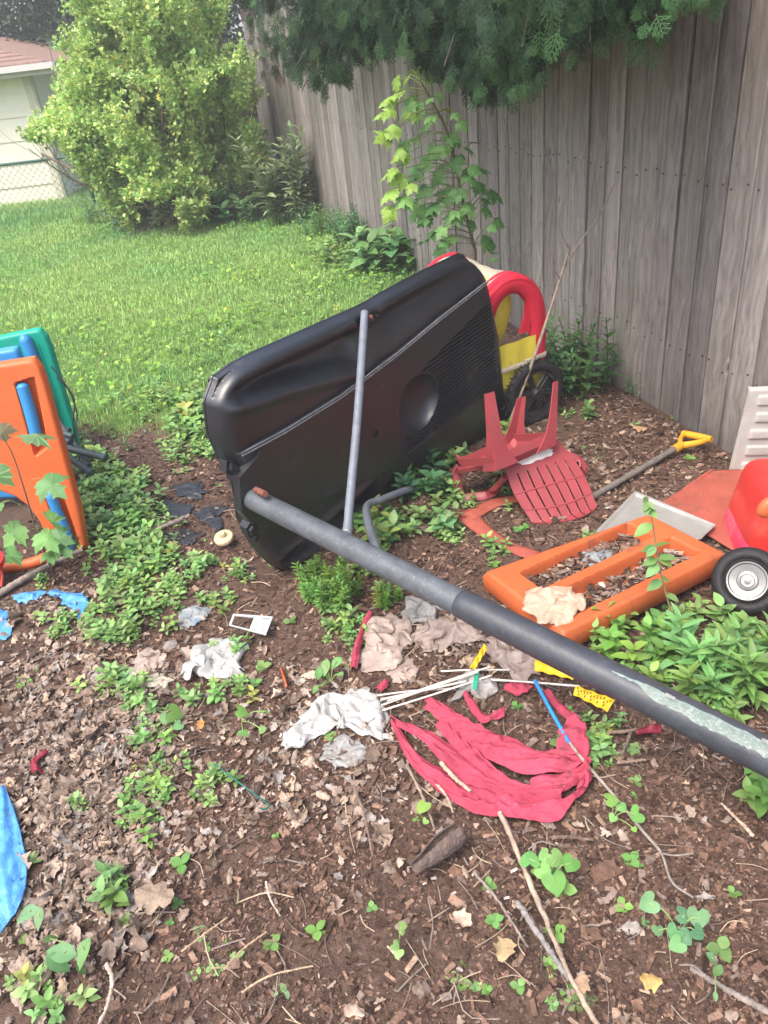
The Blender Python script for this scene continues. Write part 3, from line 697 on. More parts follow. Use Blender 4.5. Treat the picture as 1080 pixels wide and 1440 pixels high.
def hoop():
    T = thing('portable_basketball_hoop', 'knocked over portable basketball hoop with broken black base and long grey pole', 'basketball hoop', HO)
    sof = lambda f, w=.035: (lambda t: sum(f(np.clip(np.asarray(t) + d, 0, 1)) for d in np.linspace(-w, w, 11)) / 11)
    yy = lambda t: -.06 + .82 * np.asarray(t)
    left = lambda t: np.interp(yy(t), [-.06, .0, .12, .26, .33, .40, .48, .60, .70, .76], [.05, .01, -.048, -.082, -.075, -.078, -.105, -.128, -.118, -.075])
    right = lambda t: np.interp(yy(t), [-.06, .04, .39, .66, .72, .79], [1.365, 1.37, 1.298, 1.195, 1.14, 1.05])
    bot = lambda s: np.interp(s, [0, .2, .35, .42, .6, 1], [-.04, -.06, -.06, -.06, -.05, -.03])
    top = lambda s: np.interp(s, [0, .05, .12, .50, .56, .60, .8, 1], [.735, .75, .757, .762, .765, .772, .79, .80])
    left, right, bot, top = sof(left, .015), sof(right, .015), sof(bot), sof(top, .02)
    yc = .36
    def crease(x): return np.interp(x, [-.2, .084, .34, .629, .871, 1.157, 1.4], [.150, .152, .171, .219, .272, .325, .36])
    def zf_(x, y):
        q = np.abs(y - yc); cr = crease(x) + .004 * (fbm(x * 6, y * 0, 3) - .5)
        z = -.014 * sm(cr - .001, cr + .009, q)
        rd = np.interp(x, [-.2, .106, .414, .55], [.318, .285, .235, .215]); fade = sm(.56, .40, x)
        z = z - .040 * sm(rd - .012, rd + .05, q) * fade + .014 * np.exp(-((q - rd + .012) / .02) ** 2) * fade
        z = z - sm(.35, .75, x) * .075 * sm(cr + .02, cr + .17, q)
        z = z + .012 * np.exp(-((q - .372) / .03) ** 2) * (1 - sm(.44, .5, x)) - .022 * np.exp(-((q - .325) / .035) ** 2) * sm(-.1, .1, x) * (1 - sm(.44, .5, x))
        # notch that takes the strut
        z = z - .07 * sm(.465, .472, x) * sm(.585, .565, x) * sm(.365, .372, q)
        # ribs
        ph = (y - .10 * (x - .7)); inn = sm(.655, .665, x) * sm(1.245 - .16 * (y - .36), 1.235 - .16 * (y - .36), x) * sm(.175, .185, ph) * sm(.006, -.006, y - .445 - .33 * (x - .66)) * sm(cr - .02, cr - .03, q)
        r = np.hypot(x - .735, y - .355); inn = inn * sm(.118, .125, r)
        z = z + .012 * inn * (np.clip(np.sin(ph * 2 * PI / .0168) * 2.2, -1, 1) * .5 - .5)
        z = z - np.where(r < .112, .06 * np.sqrt(np.clip(1 - (r / .112) ** 2, 0, 1)) ** 1.1, 0)
        # dents
        z = z + (fbm(x * 4, y * 4, 9) - .5) * .008
        return z
    def colf(x, y):
        q = np.abs(y - yc); cr = crease(x)
        w = (.8 * sm(.9, .97, vn((x + y) * 26, (x - y) * 300, 19)) * sm(.5, .7, fbm(x * 5, y * 5, 6)))
        drip = np.zeros_like(x)
        for (a, c_, rr, ln) in [(-.03, .545, .03, .0), (-.05, .56, .035, 0), (.09, .42, .013, .0), (.12, .37, .011, .0), (.19, .34, .016, .05), (.24, .35, .012, 0), (.30, .35, .016, .06), (.34, .31, .012, .02), (.39, .30, .012, .04)]:
            drip = np.maximum(drip, np.exp(-((x - a) / rr) ** 2 - ((y - c_) / rr) ** 2))
            if ln: drip = np.maximum(drip, .8 * np.exp(-((x - a) / .004) ** 2) * sm(c_ + .004, c_ - .004, y) * sm(c_ - ln - .02, c_ - ln, y))
        g = 1 + 12 * w; g = g * (1 - .75 * np.clip(drip * 1.6, 0, 1))
        return np.stack([g, g, g * 1.02], -1)
    base = slab('base', M_black, T, HM, HO, left, right, bot, top, zf_, 440, 400, .135, R=.062, seam=.085, smooth=50, colf=colf, tw=1.8)
    for x, y in ((1.150, .375), (.49, .335)):
        b = MB(); a = np.linspace(0, 2 * PI, 15)[:-1]
        b.lathe([(.0145, .0005), (.0125, .0022), (.0115, -.001), (.0, -.0012)], HM, HL(x, y, .0012 - (.0035 if x > 1 else 0)), 18, (1, 1, 1)); b.build('drain_hole_disc', M_hole, T, 60)  # shallow disc in place of a hole, its darkness painted as black
    b = MB(); M_edge = mat('scuffed_edge', (.17, .175, .185), .5, .4, 60, spots=(.06, .06, .064), sscale=70, sthr=.58)
    xs_ = np.linspace(-.085, 1.165, 160); ys_ = yc + crease(xs_)
    for o in (.0, .0085): b.tube(np.array([HL(x, y + o, .0012 - .0015 * (o > 0)) for x, y in zip(xs_, ys_ + .002)]), .0022 + .0008 * vn(xs_ * 40, xs_ * 0, 3), 6)
    b.build('scuffed_moulding_line', M_edge, T, 60)
    # mount round the foot of the pole: cracked raised block, axle stubs and clip
    MO = V(*HL(0, 0))
    b = MB()
    ol = [(-.115, .455), (-.02, .50), (.005, .44), (.03, .375), (.02, .31), (-.03, .27), (-.10, .28), (-.13, .34)]
    b.prism(ol, .03, HM, HL(0, 0, -.004)); b.build('pole_socket', M_black, T)
    for ol2, zz in (([(-.125, .505), (-.10, .49), (-.085, .455), (-.095, .425), (-.115, .43), (-.112, .45), (-.135, .47)], -.04), ([(-.098, .245), (-.075, .26), (-.05, .235), (-.045, .19), (-.07, .175), (-.072, .2), (-.09, .205)], -.045)):
        b = MB(); b.prism(ol2, .035, HM, HL(0, 0, zz)); b.prism([(x * .6 + .4 * ol2[0][0] + .006, y * .6 + .4 * ol2[0][1] - .006) for x, y in ol2], .012, HM, HL(0, 0, zz + .026)); b.build('broken_bracket', M_blackrag, T)
    b = MB(); b.tube([HL(-.085, .41, .04), HL(-.098, .424, .10)], .010, 8); b.build('rusty_pin', M_rust, T, 60)
    # pole: two sections, the outer one a little wider
    P0 = HL(-.081, .364, 0); pj = .79; pe = 2.05
    b = MB(); n = 40
    b.tube([P0 + hn * s for s in np.linspace(.01, pj + .08, 24)], .0335, n); b.build('pole_lower_section', M_pole, T, 60)
    b = MB(); ss = [pj, pj + .002, pj + .02, pj + .03] + list(np.linspace(pj + .05, pe, 30)); rr = [.0337, .0358, .0362, .0372] + [.0378] * 30
    b.tube([P0 + hn * s for s in ss], rr, n); b.build('pole_upper_section', M_pole2, T, 60)
    # sticker with torn edge on the upper side of the outer section
    b = MB(); N1, N2 = 70, 14
    s = np.linspace(1.20, 1.62, N1); up = nrm(V(0, 0, 1) - hn * hn[2]); sd = np.cross(hn, up)
    lo = np.interp(s, [1.20, 1.27, 1.30, 1.40, 1.52, 1.60, 1.62], [64, 60, 34, 28, 24, 20, 26]) + (vn(s * 140, s * 0, 5) - .5) * 10 + (vn(s * 38, s * 0, 7) - .5) * 10
    hi = np.interp(s, [1.2, 1.3, 1.62], [70, 82, 86]) + (vn(s * 90, s * 0, 15) - .5) * 8
    P = []
    sgn = 1 if sd[0] > 0 else -1
    for k in range(N1):
        a = np.radians(np.linspace(lo[k], hi[k], N2)); r = .0382 + .0004 * np.sin(s[k] * 300)
        P.append(P0 + hn * s[k] + r * (np.sin(a)[:, None] * up + np.cos(a)[:, None] * (-sd * sgn) * .0) + r * np.cos(a)[:, None] * nrm(up * .35 + nrm(V(-1, -1, 0) - hn * hn.dot(V(-1, -1, 0))) * .94))
    P = np.array(P); cen = P0 + hn * s[:, None]; P = cen[:, None] + nrm3(P - cen[:, None]) * .0386
    b.grid(P); st = b.build('label_sticker', M_sticker, T, 60)
    b = MB()
    for r_ in range(9):
        a = 18 + r_ * 6.5; k0 = 1.30 if r_ < 7 else 1.33; q = k0
        while q < 1.58:
            L = rng.uniform(.004, .014)
            ar = math.radians(a); k = int((q - 1.2) / .42 * (N1 - 1)); 
            if lo[k] + 6 < a < hi[k] - 4:
                j = (a - lo[k]) / (hi[k] - lo[k]) * (N2 - 1); j0 = int(j); f = j - j0
                c = P[k, j0] * (1 - f) + P[k, j0 + 1] * f; o = nrm(c - (P0 + hn * (hn.dot(c - P0))))
                tg = np.cross(hn, o)
                c = c + o * .0006
                b.raw(np.array([c - tg * .0007, c + hn * L - tg * .0007, c + hn * L + tg * .0007, c + tg * .0007]), [np.array([[0, 1, 2, 3]])])
            q += L + rng.uniform(.002, .006)
    b.build('small_print', mat('faded_print', (.10, .14, .13), .6), st)
    for i in range(3):
        b = MB(); c = P[int(rng.uniform(5, 60)), rng.integers(9, 13)] if i else P[N1 - 10, 10]
        o = nrm(c - (P0 + hn * (hn.dot(c - P0)))); R = np.stack([hn, np.cross(o, hn), o], 1)
        g = np.stack(np.meshgrid(np.linspace(-.02, .02, 6), np.linspace(-.008, .008, 4), indexing='ij'), -1) * (1 if i == 0 else .5)
        zz = .003 + .012 * np.abs(fbm(g[..., 0] * 90 + i, g[..., 1] * 90, 3) - .3) 
        b.grid(np.concatenate([g, zz[..., None]], -1) @ R.T + c); b.build('peeling_paper', M_bag_grey, st, 40)
    # bolt spots
    sid = nrm(V(-.6, -.5, .9) - hn * hn.dot(V(-.6, -.5, .9)))
    # struts
    q1 = P0 + hn * .375; o1 = nrm(nrm(he) * .8 + hu * .35 - hn * 0); e1 = q1 + o1 * .040
    top1 = HL(.492, .77, -.015)
    b = MB(); pt = catmull([top1, top1 * .5 + e1 * .5 + hn * .004, e1 + (top1 - e1) * .12, e1 + (top1 - e1) * .05, e1 - nrm(top1 - e1) * .02], 26)
    b.tube(pt, np.concatenate([np.full(20, .0128), np.linspace(.0128, .016, 6)]), 14, flat=1.); b.build('strut', M_strut, T, 50)
    q2 = P0 + hn * .50; o2 = nrm(he * .75 - hu * .6); e2 = q2 + o2 * .034
    b = MB(); pt = catmull([e2 - hn * 0, DDp(515, 716, HL(.40, .1, .27)), DDp(538, 702, HL(.48, .07, .15)), DDp(575, 688, HL(.60, .03, .06)), HL(.70, -.005, -.01)], 26)
    b.tube(pt, .0135, 14); b.build('strut', M_strut, T, 50)
    for q, o in ((e1 - nrm(top1 - e1) * .004, nrm(V(-.3, -.9, .35))), ):
        b = MB(); b.lathe([(.0, .022), (.006, .022), (.009, .019), (.0095, .014), (.013, .013), (.013, .008)], frame_z(o), q, 12); b.build('bolt', M_hub, T, 40)
    b = MB(); b.lathe([(0, .012), (.007, .010), (.009, 0)], frame_z(hn), HL(.50, .755, .0), 10); b.build('rusty_bolt', M_rust, T, 40)
def nrm3(a): return a / np.linalg.norm(a, axis=-1, keepdims=True)
def DDp(u, v, near):         # the point of that sight line nearest to a known spot
    d = nrm(ray(u, v)); return CAMP + d * np.dot(np.asarray(near) - CAMP, d)
hoop()

# ================================================================== BIKE TRAILER BEHIND IT
def trailer():
    O = V(.69, 3.12, 0); X_ = nrm(V(.93, .37, 0)); W = V(-X_[1], X_[0], 0); Zu = V(0, 0, 1)
    def L(s, w, z): return O + X_ * s + W * w + Zu * z
    T = thing('bike_trailer', 'red and yellow cloth bike trailer with black spoked wheel standing behind the fallen hoop', 'bike trailer', O)
    # arch profile of the side panels (outer and inner line)
    def arch(k, s0=-.25, s1=.085, top=.655):
        a = np.linspace(PI * 1.02, -.06, k); c = (s0 + s1) / 2; r = (s1 - s0) / 2
        s = c + r * np.cos(a); z = .40 + (top - .40) * np.maximum(np.sin(a), 0) ** .75
        z = np.where(np.sin(a) < 0, .40 + np.sin(a) * .2, z); return np.c_[s, z]
    def rim(w, name, zl=.27):
        b = MB(); A = arch(40); A = np.concatenate([[(A[0, 0], .38)], A, [(A[-1, 0] - .004, zl)]])
        c = np.array([-.0825, .42]); I = c + (A - c) * V(.54, .70); I[0] = (I[1, 0], .38); I[-1] = (I[-2, 0] + .012, zl)
        rows = []
        for f, o in ((0, .0), (0, -.012), (.12, -.022), (.5, -.026), (.88, -.02), (1, -.008), (1, .006)):
            p = A * (1 - f) + I * f; rows.append(np.array([L(s, w + o, z) for s, z in p]))
        b.grid(np.array(rows)); return b.build(name, M_trred, T, 60), A, I
    ob, A, I = rim(0, 'red_side_rim'); rim(.52, 'red_side_rim')
    # piping stitched along the rim
    b = MB(); b.tube([L(s, -.021, z) for s, z in (A * .85 + I * .15)[2:-2]], .0035, 5); b.build('piping', M_trred, ob, 60)
    # side window film and yellow lower panels
    b = MB(); k = len(I); top = np.array([L(s, .004, z) for s, z in I]); bot = np.array([L(s, .004, .40) for s, z in I]); 
    b = MB(); g = []
    for sv, q in zip(np.linspace(-.13, .115, 12), range(12)):
        zt = np.interp(sv, I[:, 0], I[:, 1]) if False else .40 + .19 * math.sqrt(max(0, 1 - ((sv + .01) / .135) ** 2)); g.append([L(sv, .006 + .006 * math.sin(q), z) for z in np.linspace(.385, max(zt, .39), 8)])
    b.grid(np.array(g)); 
    # a yellow bag seen through the window, hung in the cabin
    b2 = MB(); g = []
    for a in np.linspace(0, 2 * PI, 24, endpoint=False):
        g.append([L(-.13 + r * math.cos(a) * (1 + .1 * math.sin(3 * a)), .08 - .05 * math.sqrt(max(0, 1 - (r / .1) ** 2)), .50 + 1.5 * r * math.sin(a)) for r in np.linspace(.002, .1, 8)])
    g.append(g[0]); b2.grid(np.array(g)); b2.build('yellow_inner_cloth', M_yel, T, 60)
    # red gusset between window and rim
    b = MB(); P = [(-.045, .41), (.03, .405), (.04, .47), (.03, .54), (-.035, .60), (-.012, .545), (-.02, .475)]
    b.prism(P, .012, np.stack([X_, Zu, -W], 1), L(0, -.004, 0)); b.build('red_side_gusset', M_trred, T)
    b = MB()
    for i in range(7): b.tube([L(.0 + .004 * i % 3, -.012, .43 + .02 * i), L(.022, -.013, .435 + .02 * i)], .003, 4)
    b.build('stitched_strap', M_darkred, T, 60)
    b = MB(); g = []
    for z in np.linspace(.285, .395, 8): g.append([L(s, -.028 - .004 * math.sin(s * 60), z + .07 * (s - 0)) for s in np.linspace(-.24, .02, 14)])
    b.grid(np.array(g)); g = []
    b.build('yellow_pocket', M_yel, T, 60)
    b = MB(); g = []
    for z in np.linspace(.19, .28, 6): g.append([L(s, -.014 - .003 * math.sin(s * 50), z + .03 * s) for s in np.linspace(-.24, .08, 14)])
    b.grid(np.array(g)); b.build('yellow_side_panel', M_yel, T, 60)
    b = MB()
    P = [L(-.22, -.03, .272), L(-.12, -.034, .280), L(-.03, -.036, .288), L(.08, -.022, .298)]
    b.tube(catmull(P, 12), .011, 6, flat=.3); b.box(L(-.02, -.044, .289), (.05, .012, .03), np.stack([X_, -W, Zu], 1)); b.build('buckle_strap', M_cream, T)
    # roof cloth: red edges and a faded cream middle over the arches
    Tp = arch(40)[6:30]
    def roof(w0, w1, m_, name, dz=0., sag=.02):
        b = MB(); rows = []
        for w in np.linspace(w0, w1, 12):
            rows.append([L(s, w, z + dz - sag * math.sin(PI * w / .52) + .006 * math.sin(w * 50 + s * 20)) for s, z in Tp])
        b.grid(np.array(rows)); b.build(name, m_, T, 60)
    roof(.04, .48, M_cream, 'cream_roof_cloth', .006); roof(-.005, .06, M_trred, 'red_roof_edge', .002, .005); roof(.475, .525, M_trred, 'red_roof_edge', .004, .005)
    # back and front cloth, floor
    b = MB(); b.box(L(-.08, .26, .17), (.30, .5, .05), np.stack([X_, W, Zu], 1)); b.build('yellow_floor_tub', M_yel, T)
    b = MB(); b.tube([L(.085, -.02, .3), L(.095, -.02, .14), L(.05, -.02, .10), L(-.2, -.02, .10)], .011, 8); b.tube([L(.10, -.03, .13), L(.12, -.03, .2)], .016, 8)
    b.tube([L(.085, .53, .3), L(.09, .53, .14), L(.05, .53, .10), L(-.2, .53, .10)], .011, 8); b.tube([L(0, -.07, .15), L(0, .6, .15)], .009, 8); b.build('frame_tube', M_rim, T, 60)
    for w in (-.055, .58):
        b = MB(); M = frame_z(-W, Zu); c = L(0, w, .147); prof = []
        for a in np.linspace(0, 2 * PI, 17): prof.append((.122 + .024 * math.cos(a), .019 * math.sin(a)))
        b.lathe(prof, M, c, 48)
        for k in range(56):
            a = k / 56 * 2 * PI; b.box(c + M @ V(.1455 * math.cos(a), .1455 * math.sin(a), .006 * (1 if k % 2 else -1)), (.008, .006, .022), M @ rotz(a))
        wheel = b.build('wheel', M_rubber, T, 50)
        b = MB(); b.lathe([(.102, .015), (.092, .014), (.089, 0), (.092, -.014), (.102, -.015), (.102, .015)], M, c, 40)
        for k in range(6):
            a = k / 6 * 2 * PI + .35; u = M @ V(math.cos(a), math.sin(a), 0); t = M @ V(-math.sin(a), math.cos(a), 0)
            for q in (-1, 1): b.tube([c + u * .018 + t * .008 * q, c + u * .094 + t * .011 * q], .0055, 5)
            b.box(c + u * .06, (.085, .017, .006), np.stack([u, t, M[:, 2]], 1))
        b.lathe([(0, .03), (.02, .03), (.026, .02), (.026, -.02), (0, -.02)], M, c, 20); b.build('rim', M_rim, wheel, 40)
trailer()

# ================================================================== RED PLASTIC CHAIR UPSIDE DOWN
def chair():
    RL = V(.40, 2.30, .215); RR = V(.645, 2.455, .205); FL = V(.305, 2.53, .10); FR = V(.545, 2.68, .10)
    T = thing('plastic_chair', 'small faded red plastic chair lying upside down with its slatted back on the soil', 'chair', (RL + RR) / 2 * V(1, 1, 0))
    # seat underside: sheet with a turned down rim
    b = MB(); n = 12; g = []
    nn = nrm(np.cross(RR - RL, FL - RL)); nn = nn if nn[2] > 0 else -nn
    for a in np.linspace(0, 1, n):
        g.append([RL * (1 - a) * (1 - c) + RR * a * (1 - c) + FL * (1 - a) * c + FR * a * c - nn * (.018 * math.sin(PI * a) * math.sin(PI * c)) + nn * .02 * (max(0, abs(2 * a - 1) - .85) + max(0, abs(2 * c - 1) - .85)) / .15 for c in np.linspace(0, 1, n)])
    g = np.array(g); b.grid(g)
    rim = np.concatenate([g[:, 0], g[-1, 1:], g[-2::-1, -1], g[0, -2:0:-1]]); b.grid(np.array([rim, rim + nn * .03]), closed=True)
    so = b.build('seat', M_red_chair, T, 50); crisp(so, .004)
    # legs: L shaped tapered channels
    def leg(p, tip, wa, wb, da, db):
        b = MB(); d = nrm(tip - p); rows = []
        for f in np.linspace(0, 1, 8):
            c = p * (1 - f) + tip * f; k = .026 * (1 - f) + .022; fl = .05 * (1 - f) ** 5
            rows.append([c + da * (k + fl), c, c + db * (k + fl)])
        b.grid(np.array(rows)); crisp(b.build('leg', M_red_chair, T), .005)
    ex = nrm(RR - RL); ey = nrm(FL - RL)
    leg(RL + nn * .0, DDp(687, 553, RL + nn * .27), 0, 0, ex, ey)
    leg(RR + nn * .0, DDp(785, 536, RR + nn * .27), 0, 0, -ex, ey)
    leg(FR + nn * .02, DDp(734, 558, FR + nn * .24), 0, 0, -ex, -ey)
    # backrest: fan of slats with cross ribs, curved foot on the ground
    TL = G(708, 640, .205); TR = G(783, 617, .195); BL = G(747, 734, .010); BR = G(840, 711, .010)
    fn = nrm(np.cross(TR - TL, BL - TL)); fn = fn if fn.dot(CAMP - TL) > 0 else -fn
    def bp(a, t):  # a across, t down
        A = TL * (1 - t) + BL * t; B = TR * (1 - t) + BR * t; bul = .055 * math.sin(PI * a) ** .8 * max(0, (t - .62) / .38) ** 1.6
        wid = .5 + (a - .5) * (1 + .16 * math.sin(PI * min(1, t / .95)) * 1.0)
        p = A * (1 - wid) + B * wid + nrm((BL + BR) - (TL + TR)) * bul
        p = p + fn * (.006 * (1 - (2 * a - 1) ** 2)); p[2] = max(p[2], .008); return p
    b = MB(); ns = 7
    for i in range(ns):
        a0 = i / ns + .012 - .012 * (i == 0); a1 = (i + 1) / ns - .012 + .012 * (i == ns - 1)
        for (t0, t1) in ((.30, .56), (.585, .80), (.82, 1.0)):
            b.grid(np.array([[bp(a, t) for t in np.linspace(t0, t1, 8)] for a in np.linspace(a0, a1, 4)]))
    for (t0, t1) in ((.0, .30), (.56, .585), (.80, .82)):
        raised = .0025 if t0 > 0 else 0
        b.grid(np.array([[bp(a, t) + fn * raised * math.sin(PI * (t - t0) / (t1 - t0)) for t in np.linspace(t0, t1, 6)] for a in np.linspace(-.005, 1.005, 30)]))
    o = crisp(b.build('backrest', M_red_chair, T), .005)
    # raised lines beside the slots
    b = MB()
    for i in range(1, ns):
        for (t0, t1) in ((.31, .53), (.59, .79), (.85, .97)):
            b.tube([bp(i / ns - .020, t) for t in np.linspace(t0, t1, 5)], .0016, 5)
    b.build('rib', M_red_chair, o, 60)
    b = MB(); P = [bp(.16, .14), bp(.3, .10), bp(.5, .085), bp(.7, .10), bp(.80, .14), bp(.7, .20), bp(.5, .21), bp(.3, .22)]
    c = sum(P) / 8; ring = catmull(P + [P[0]], 33)[:-1]; ring = ring + fn * .002; n = len(ring); j = np.arange(n); w = 1 + .06 * rng.normal(0, 1, n)[:, None]
    b.raw(np.concatenate([[c + fn * .0035], c + (ring - c) * w]), [np.stack([np.zeros(n, int), 1 + j, 1 + (j + 1) % n], 1)]); b.build('white_sticker', M_white_bit, o)
    # arms
    def arm(P, w, name='armrest'):
        P = catmull(P, 18); b = MB(); t = np.gradient(P, axis=0); t = nrm_rows(t); s = nrm_rows(np.cross(t, fn)); u = np.cross(s, t)
        prof = np.array([(-1, -.7), (-1, .4), (-.8, .5), (0, .5), (.8, .5), (1, .4), (1, -.7)]) * w
        b.grid(np.array([[p + s_ * a + u_ * c for a, c in prof] for p, s_, u_ in zip(P, s, u)])); crisp(b.build(name, M_red_chair, T, 50), .004)
    arm([FL + V(.0, 0, .02), G(642, 668, .08), G(648, 698, .012), G(668, 699, .012), G(690, 694, .03), bp(-.02, .30)], .016)
    arm([G(690, 648, .21), G(668, 655, .16), G(645, 662, .10), G(641, 672, .07)], .015)
    arm([FR + V(0, 0, .0), G(800, 640, .03), G(822, 656, .015), G(818, 664, .015), bp(1.02, .40)], .013)
chair()

# ================================================================== SHOVEL
def shovel():
    a = G(826, 703, .012); g1 = G(955, 628, .035); g2 = G(992, 614, .03)
    T = thing('shovel', 'old shovel with grey wooden shaft and yellow grip lying by the fence', 'shovel', a * V(1, 1, 0))
    b = MB(); P = catmull([a, a * .5 + g1 * .5 + V(.006, .004, 0), g1], 18); b.tube(P, .0125 + .0012 * np.sin(np.arange(18) * 1.7), 12); b.build('shaft', M_shaft, T, 60)
    d = nrm(g1 - a); s = nrm(np.cross(d, V(.15, .25, 1))); u = np.cross(s, d)
    b = MB(); b.tube([g1 - d * .03, g1 - d * .01, g1 + d * .015], [.0165, .018, .016], 12)
    for q in (-1, 1): b.tube(catmull([g1 + d * .008, g1 + d * .035 + s * .022 * q, g1 + d * .075 + s * .047 * q, g1 + d * .112 + s * .054 * q], 12), [.015, .0145, .014, .0135, .013, .0125, .012, .012, .012, .012, .0125, .0125], 10, flat=.75)
    b.tube([g1 + d * .11 + s * .066 * q for q in (-1, -.5, 0, .5, 1)], [.0125, .014, .0145, .014, .0125], 12); b.build('grip', M_yel_grip, T, 60)
shovel()

# ================================================================== CLUTTER ON THE RIGHT
def loc2(u, v, M, O):
    d = ray(u, v); n = M[:, 2]; t = np.dot(O - CAMP, n) / np.dot(d, n); q = CAMP + d * t - O
    return np.array([q @ M[:, 0], q @ M[:, 1]])
def gridsheet(name, C4, mat_, label, cat, zf_=None, n=(30, 20), th=.006, group=None, build=True):
    """sheet over four corners (A B along s, D C the other side) with relief along its normal"""
    A, B, C, D_ = [np.asarray(p, float) for p in C4]
    nn = nrm(np.cross(B - A, D_ - A)); nn = nn if nn.dot(CAMP - A) > 0 else -nn
    s, t = np.meshgrid(np.linspace(0, 1, n[0]), np.linspace(0, 1, n[1]), indexing='ij')
    P = (A * ((1 - s) * (1 - t))[..., None] + B * (s * (1 - t))[..., None] + C * (s * t)[..., None] + D_ * ((1 - s) * t)[..., None])
    if zf_ is not None: P = P + nn * zf_(s, t)[..., None]
    b = MB(); b.grid(P)
    o = solo(name, b, mat_, label, cat, group, 35)
    md = o.modifiers.new('thickness', 'SOLIDIFY'); md.thickness = th; md.offset = 0
    return o
def white_panel():
    A = G(1024, 671, .0); B = V(1.425, 2.40, 0); U = V(-.0, .035, .335); sh = V(.05, 0, 0)
    def z(s, t):
        r = 0
        for k in range(5):
            c = .12 + .185 * k; r = r + sm(.060, .035, np.abs(t - c)) * sm(.22 + .05 * (k % 2), .30 + .05 * (k % 2), s + (.03 * (k == 1)))
        return .009 * r - .012 * sm(.96, 1, t) - .012 * sm(.05, 0, s)
    gridsheet('ribbed_panel', (A, B, B + U + sh, A + U + sh), M_white_panel, 'rust stained white metal panel with raised ribs leaning on the fence', 'metal panel', z, (60, 80), .004)
white_panel()
def z_rs(s, t): return .012 * fbm(s * 3, t * 3, 5) + .01 * sm(.05, .0, s) + .006 * np.sin(t * 9) * s
gridsheet('rusty_sheet', (G(928, 714, .012), G(1085, 812, .01), G(1092, 664, .02), G(1000, 664, .02)), M_rust_sheet, 'rusty red flat sheet lying on the soil below the white ribbed panel', 'metal sheet', z_rs, (40, 30), .005)
gridsheet('grey_tray', (G(833, 756, .022), G(985, 762, .03), G(1006, 742, .035), G(893, 694, .03)), M_grey_sheet, 'flat grey metal tray showing behind the orange slotted frame', 'metal tray', lambda s, t: .012 * np.maximum(sm(.06, .0, t), np.maximum(sm(.94, 1, t), np.maximum(sm(.05, 0, s), sm(.95, 1, s)))), (50, 40), .003)
def strips():
    b = MB()
    A = np.array([G(*p, .012) for p in [(636, 722), (662, 744), (700, 768), (748, 790)]]); B = np.array([G(*p, .016) for p in [(668, 716), (692, 742), (722, 762), (762, 776)]])
    a = catmull(A, 20); c = catmull(B, 20); b.grid(np.array([a * (1 - f) + c * f + V(0, 0, .006 * math.sin(f * PI)) for f in np.linspace(0, 1, 6)]))
    A = np.array([G(*p, .014) for p in [(650, 722), (690, 704), (735, 694)]]); B = np.array([G(*p, .014) for p in [(668, 732), (700, 714), (738, 704)]])
    a = catmull(A, 14); c = catmull(B, 14); b.grid(np.array([a * (1 - f) + c * f + V(0, 0, .004 * math.sin(f * PI)) for f in np.linspace(0, 1, 5)]))
    o = solo('red_plastic_hoop', b, M_rust_sheet, 'flat orange red plastic band lying on the soil under the upside down chair', 'plastic band', smooth=40)
    md = o.modifiers.new('thickness', 'SOLIDIFY'); md.thickness = .005
strips()
def frame_right():
    L_ = G(680, 803, .088); T_ = G(912, 722, .10); R_ = G(1022, 777, .10); B_ = G(792, 892, .085)
    O = B_; ex = nrm(R_ - B_); nz = nrm(np.cross(R_ - B_, L_ - B_)); ey = np.cross(nz, ex); M = np.stack([ex, ey, nz], 1)
    lc = lambda p: np.array([(p - O) @ ex, (p - O) @ ey])
    l, t_, r = lc(L_), lc(T_), lc(R_)
    T = thing('slotted_frame', 'orange plastic frame with two long slots full of dead leaves lying by the pole', 'plastic frame', (O + T_) / 2 * V(1, 1, 0))
    left = lambda t: l[0] * t; right = lambda t: r[0] * (1 - t) + t_[0] * t
    bot = lambda s: r[1] * s; top = lambda s: l[1] * (1 - s) + t_[1] * s
    def uv(x, y):
        t = y / (l[1] * .5 + t_[1] * .5); s = (x - l[0] * t) / (r[0] * (1 - t) + t_[0] * t - l[0] * t); return s, t
    def z(x, y):
        s, t = uv(x, y); k = 0
        for (s0, s1, t0, t1) in ((.14, .85, .585, .885), (.12, .91, .145, .465)):
            k = np.maximum(k, sm(s0 - .008, s0 + .014, s) * sm(s1 + .008, s1 - .014, s) * sm(t0 - .012, t0 + .022, t) * sm(t1 + .012, t1 - .022, t))
        return -.046 * k - .007 * sm(.035, .0, np.abs(t - .515) - .06) * 0 + .004 * (fbm(x * 9, y * 9, 4) - .5)
    slab('moulded_frame', M_orange, T, M, O, left, right, bot, top, z, 240, 150, .078, R=.014, smooth=45)
    b = MB()
    for (s0, s1, t0, t1, n) in ((.14, .85, .585, .885, 420), (.12, .91, .145, .465, 480)):
        s = rnd(s0 + .03, s1 - .03, n); t = rnd(t0 + .03, t1 - .03, n); y = t * (l[1] + t_[1]) / 2; x = l[0] * t + s * (r[0] * (1 - t) + t_[0] * t - l[0] * t)
        P = O + x[:, None] * ex + y[:, None] * ey + nz * (rnd(-.046, -.022, n))[:, None]
        chips(b, P, rnd(.008, .034, n))
    tag(b.build('litter_in_frame', M_chip), kind='stuff')
CHIP = [np.array([.98, .90, .86]) * a_ for a_ in [np.array([.052, .031, .023]), np.array([.11, .068, .05]), np.array([.165, .105, .077]), np.array([.25, .172, .127]), np.array([.22, .18, .155]), np.array([.38, .285, .215]), np.array([.5, .46, .42])]]
def chipcol(n, p=(.2, .26, .24, .13, .09, .06, .02)):
    k = rng.choice(7, n, p=p); return np.array(CHIP)[k] * rnd(.75, 1.25, n)[:, None]
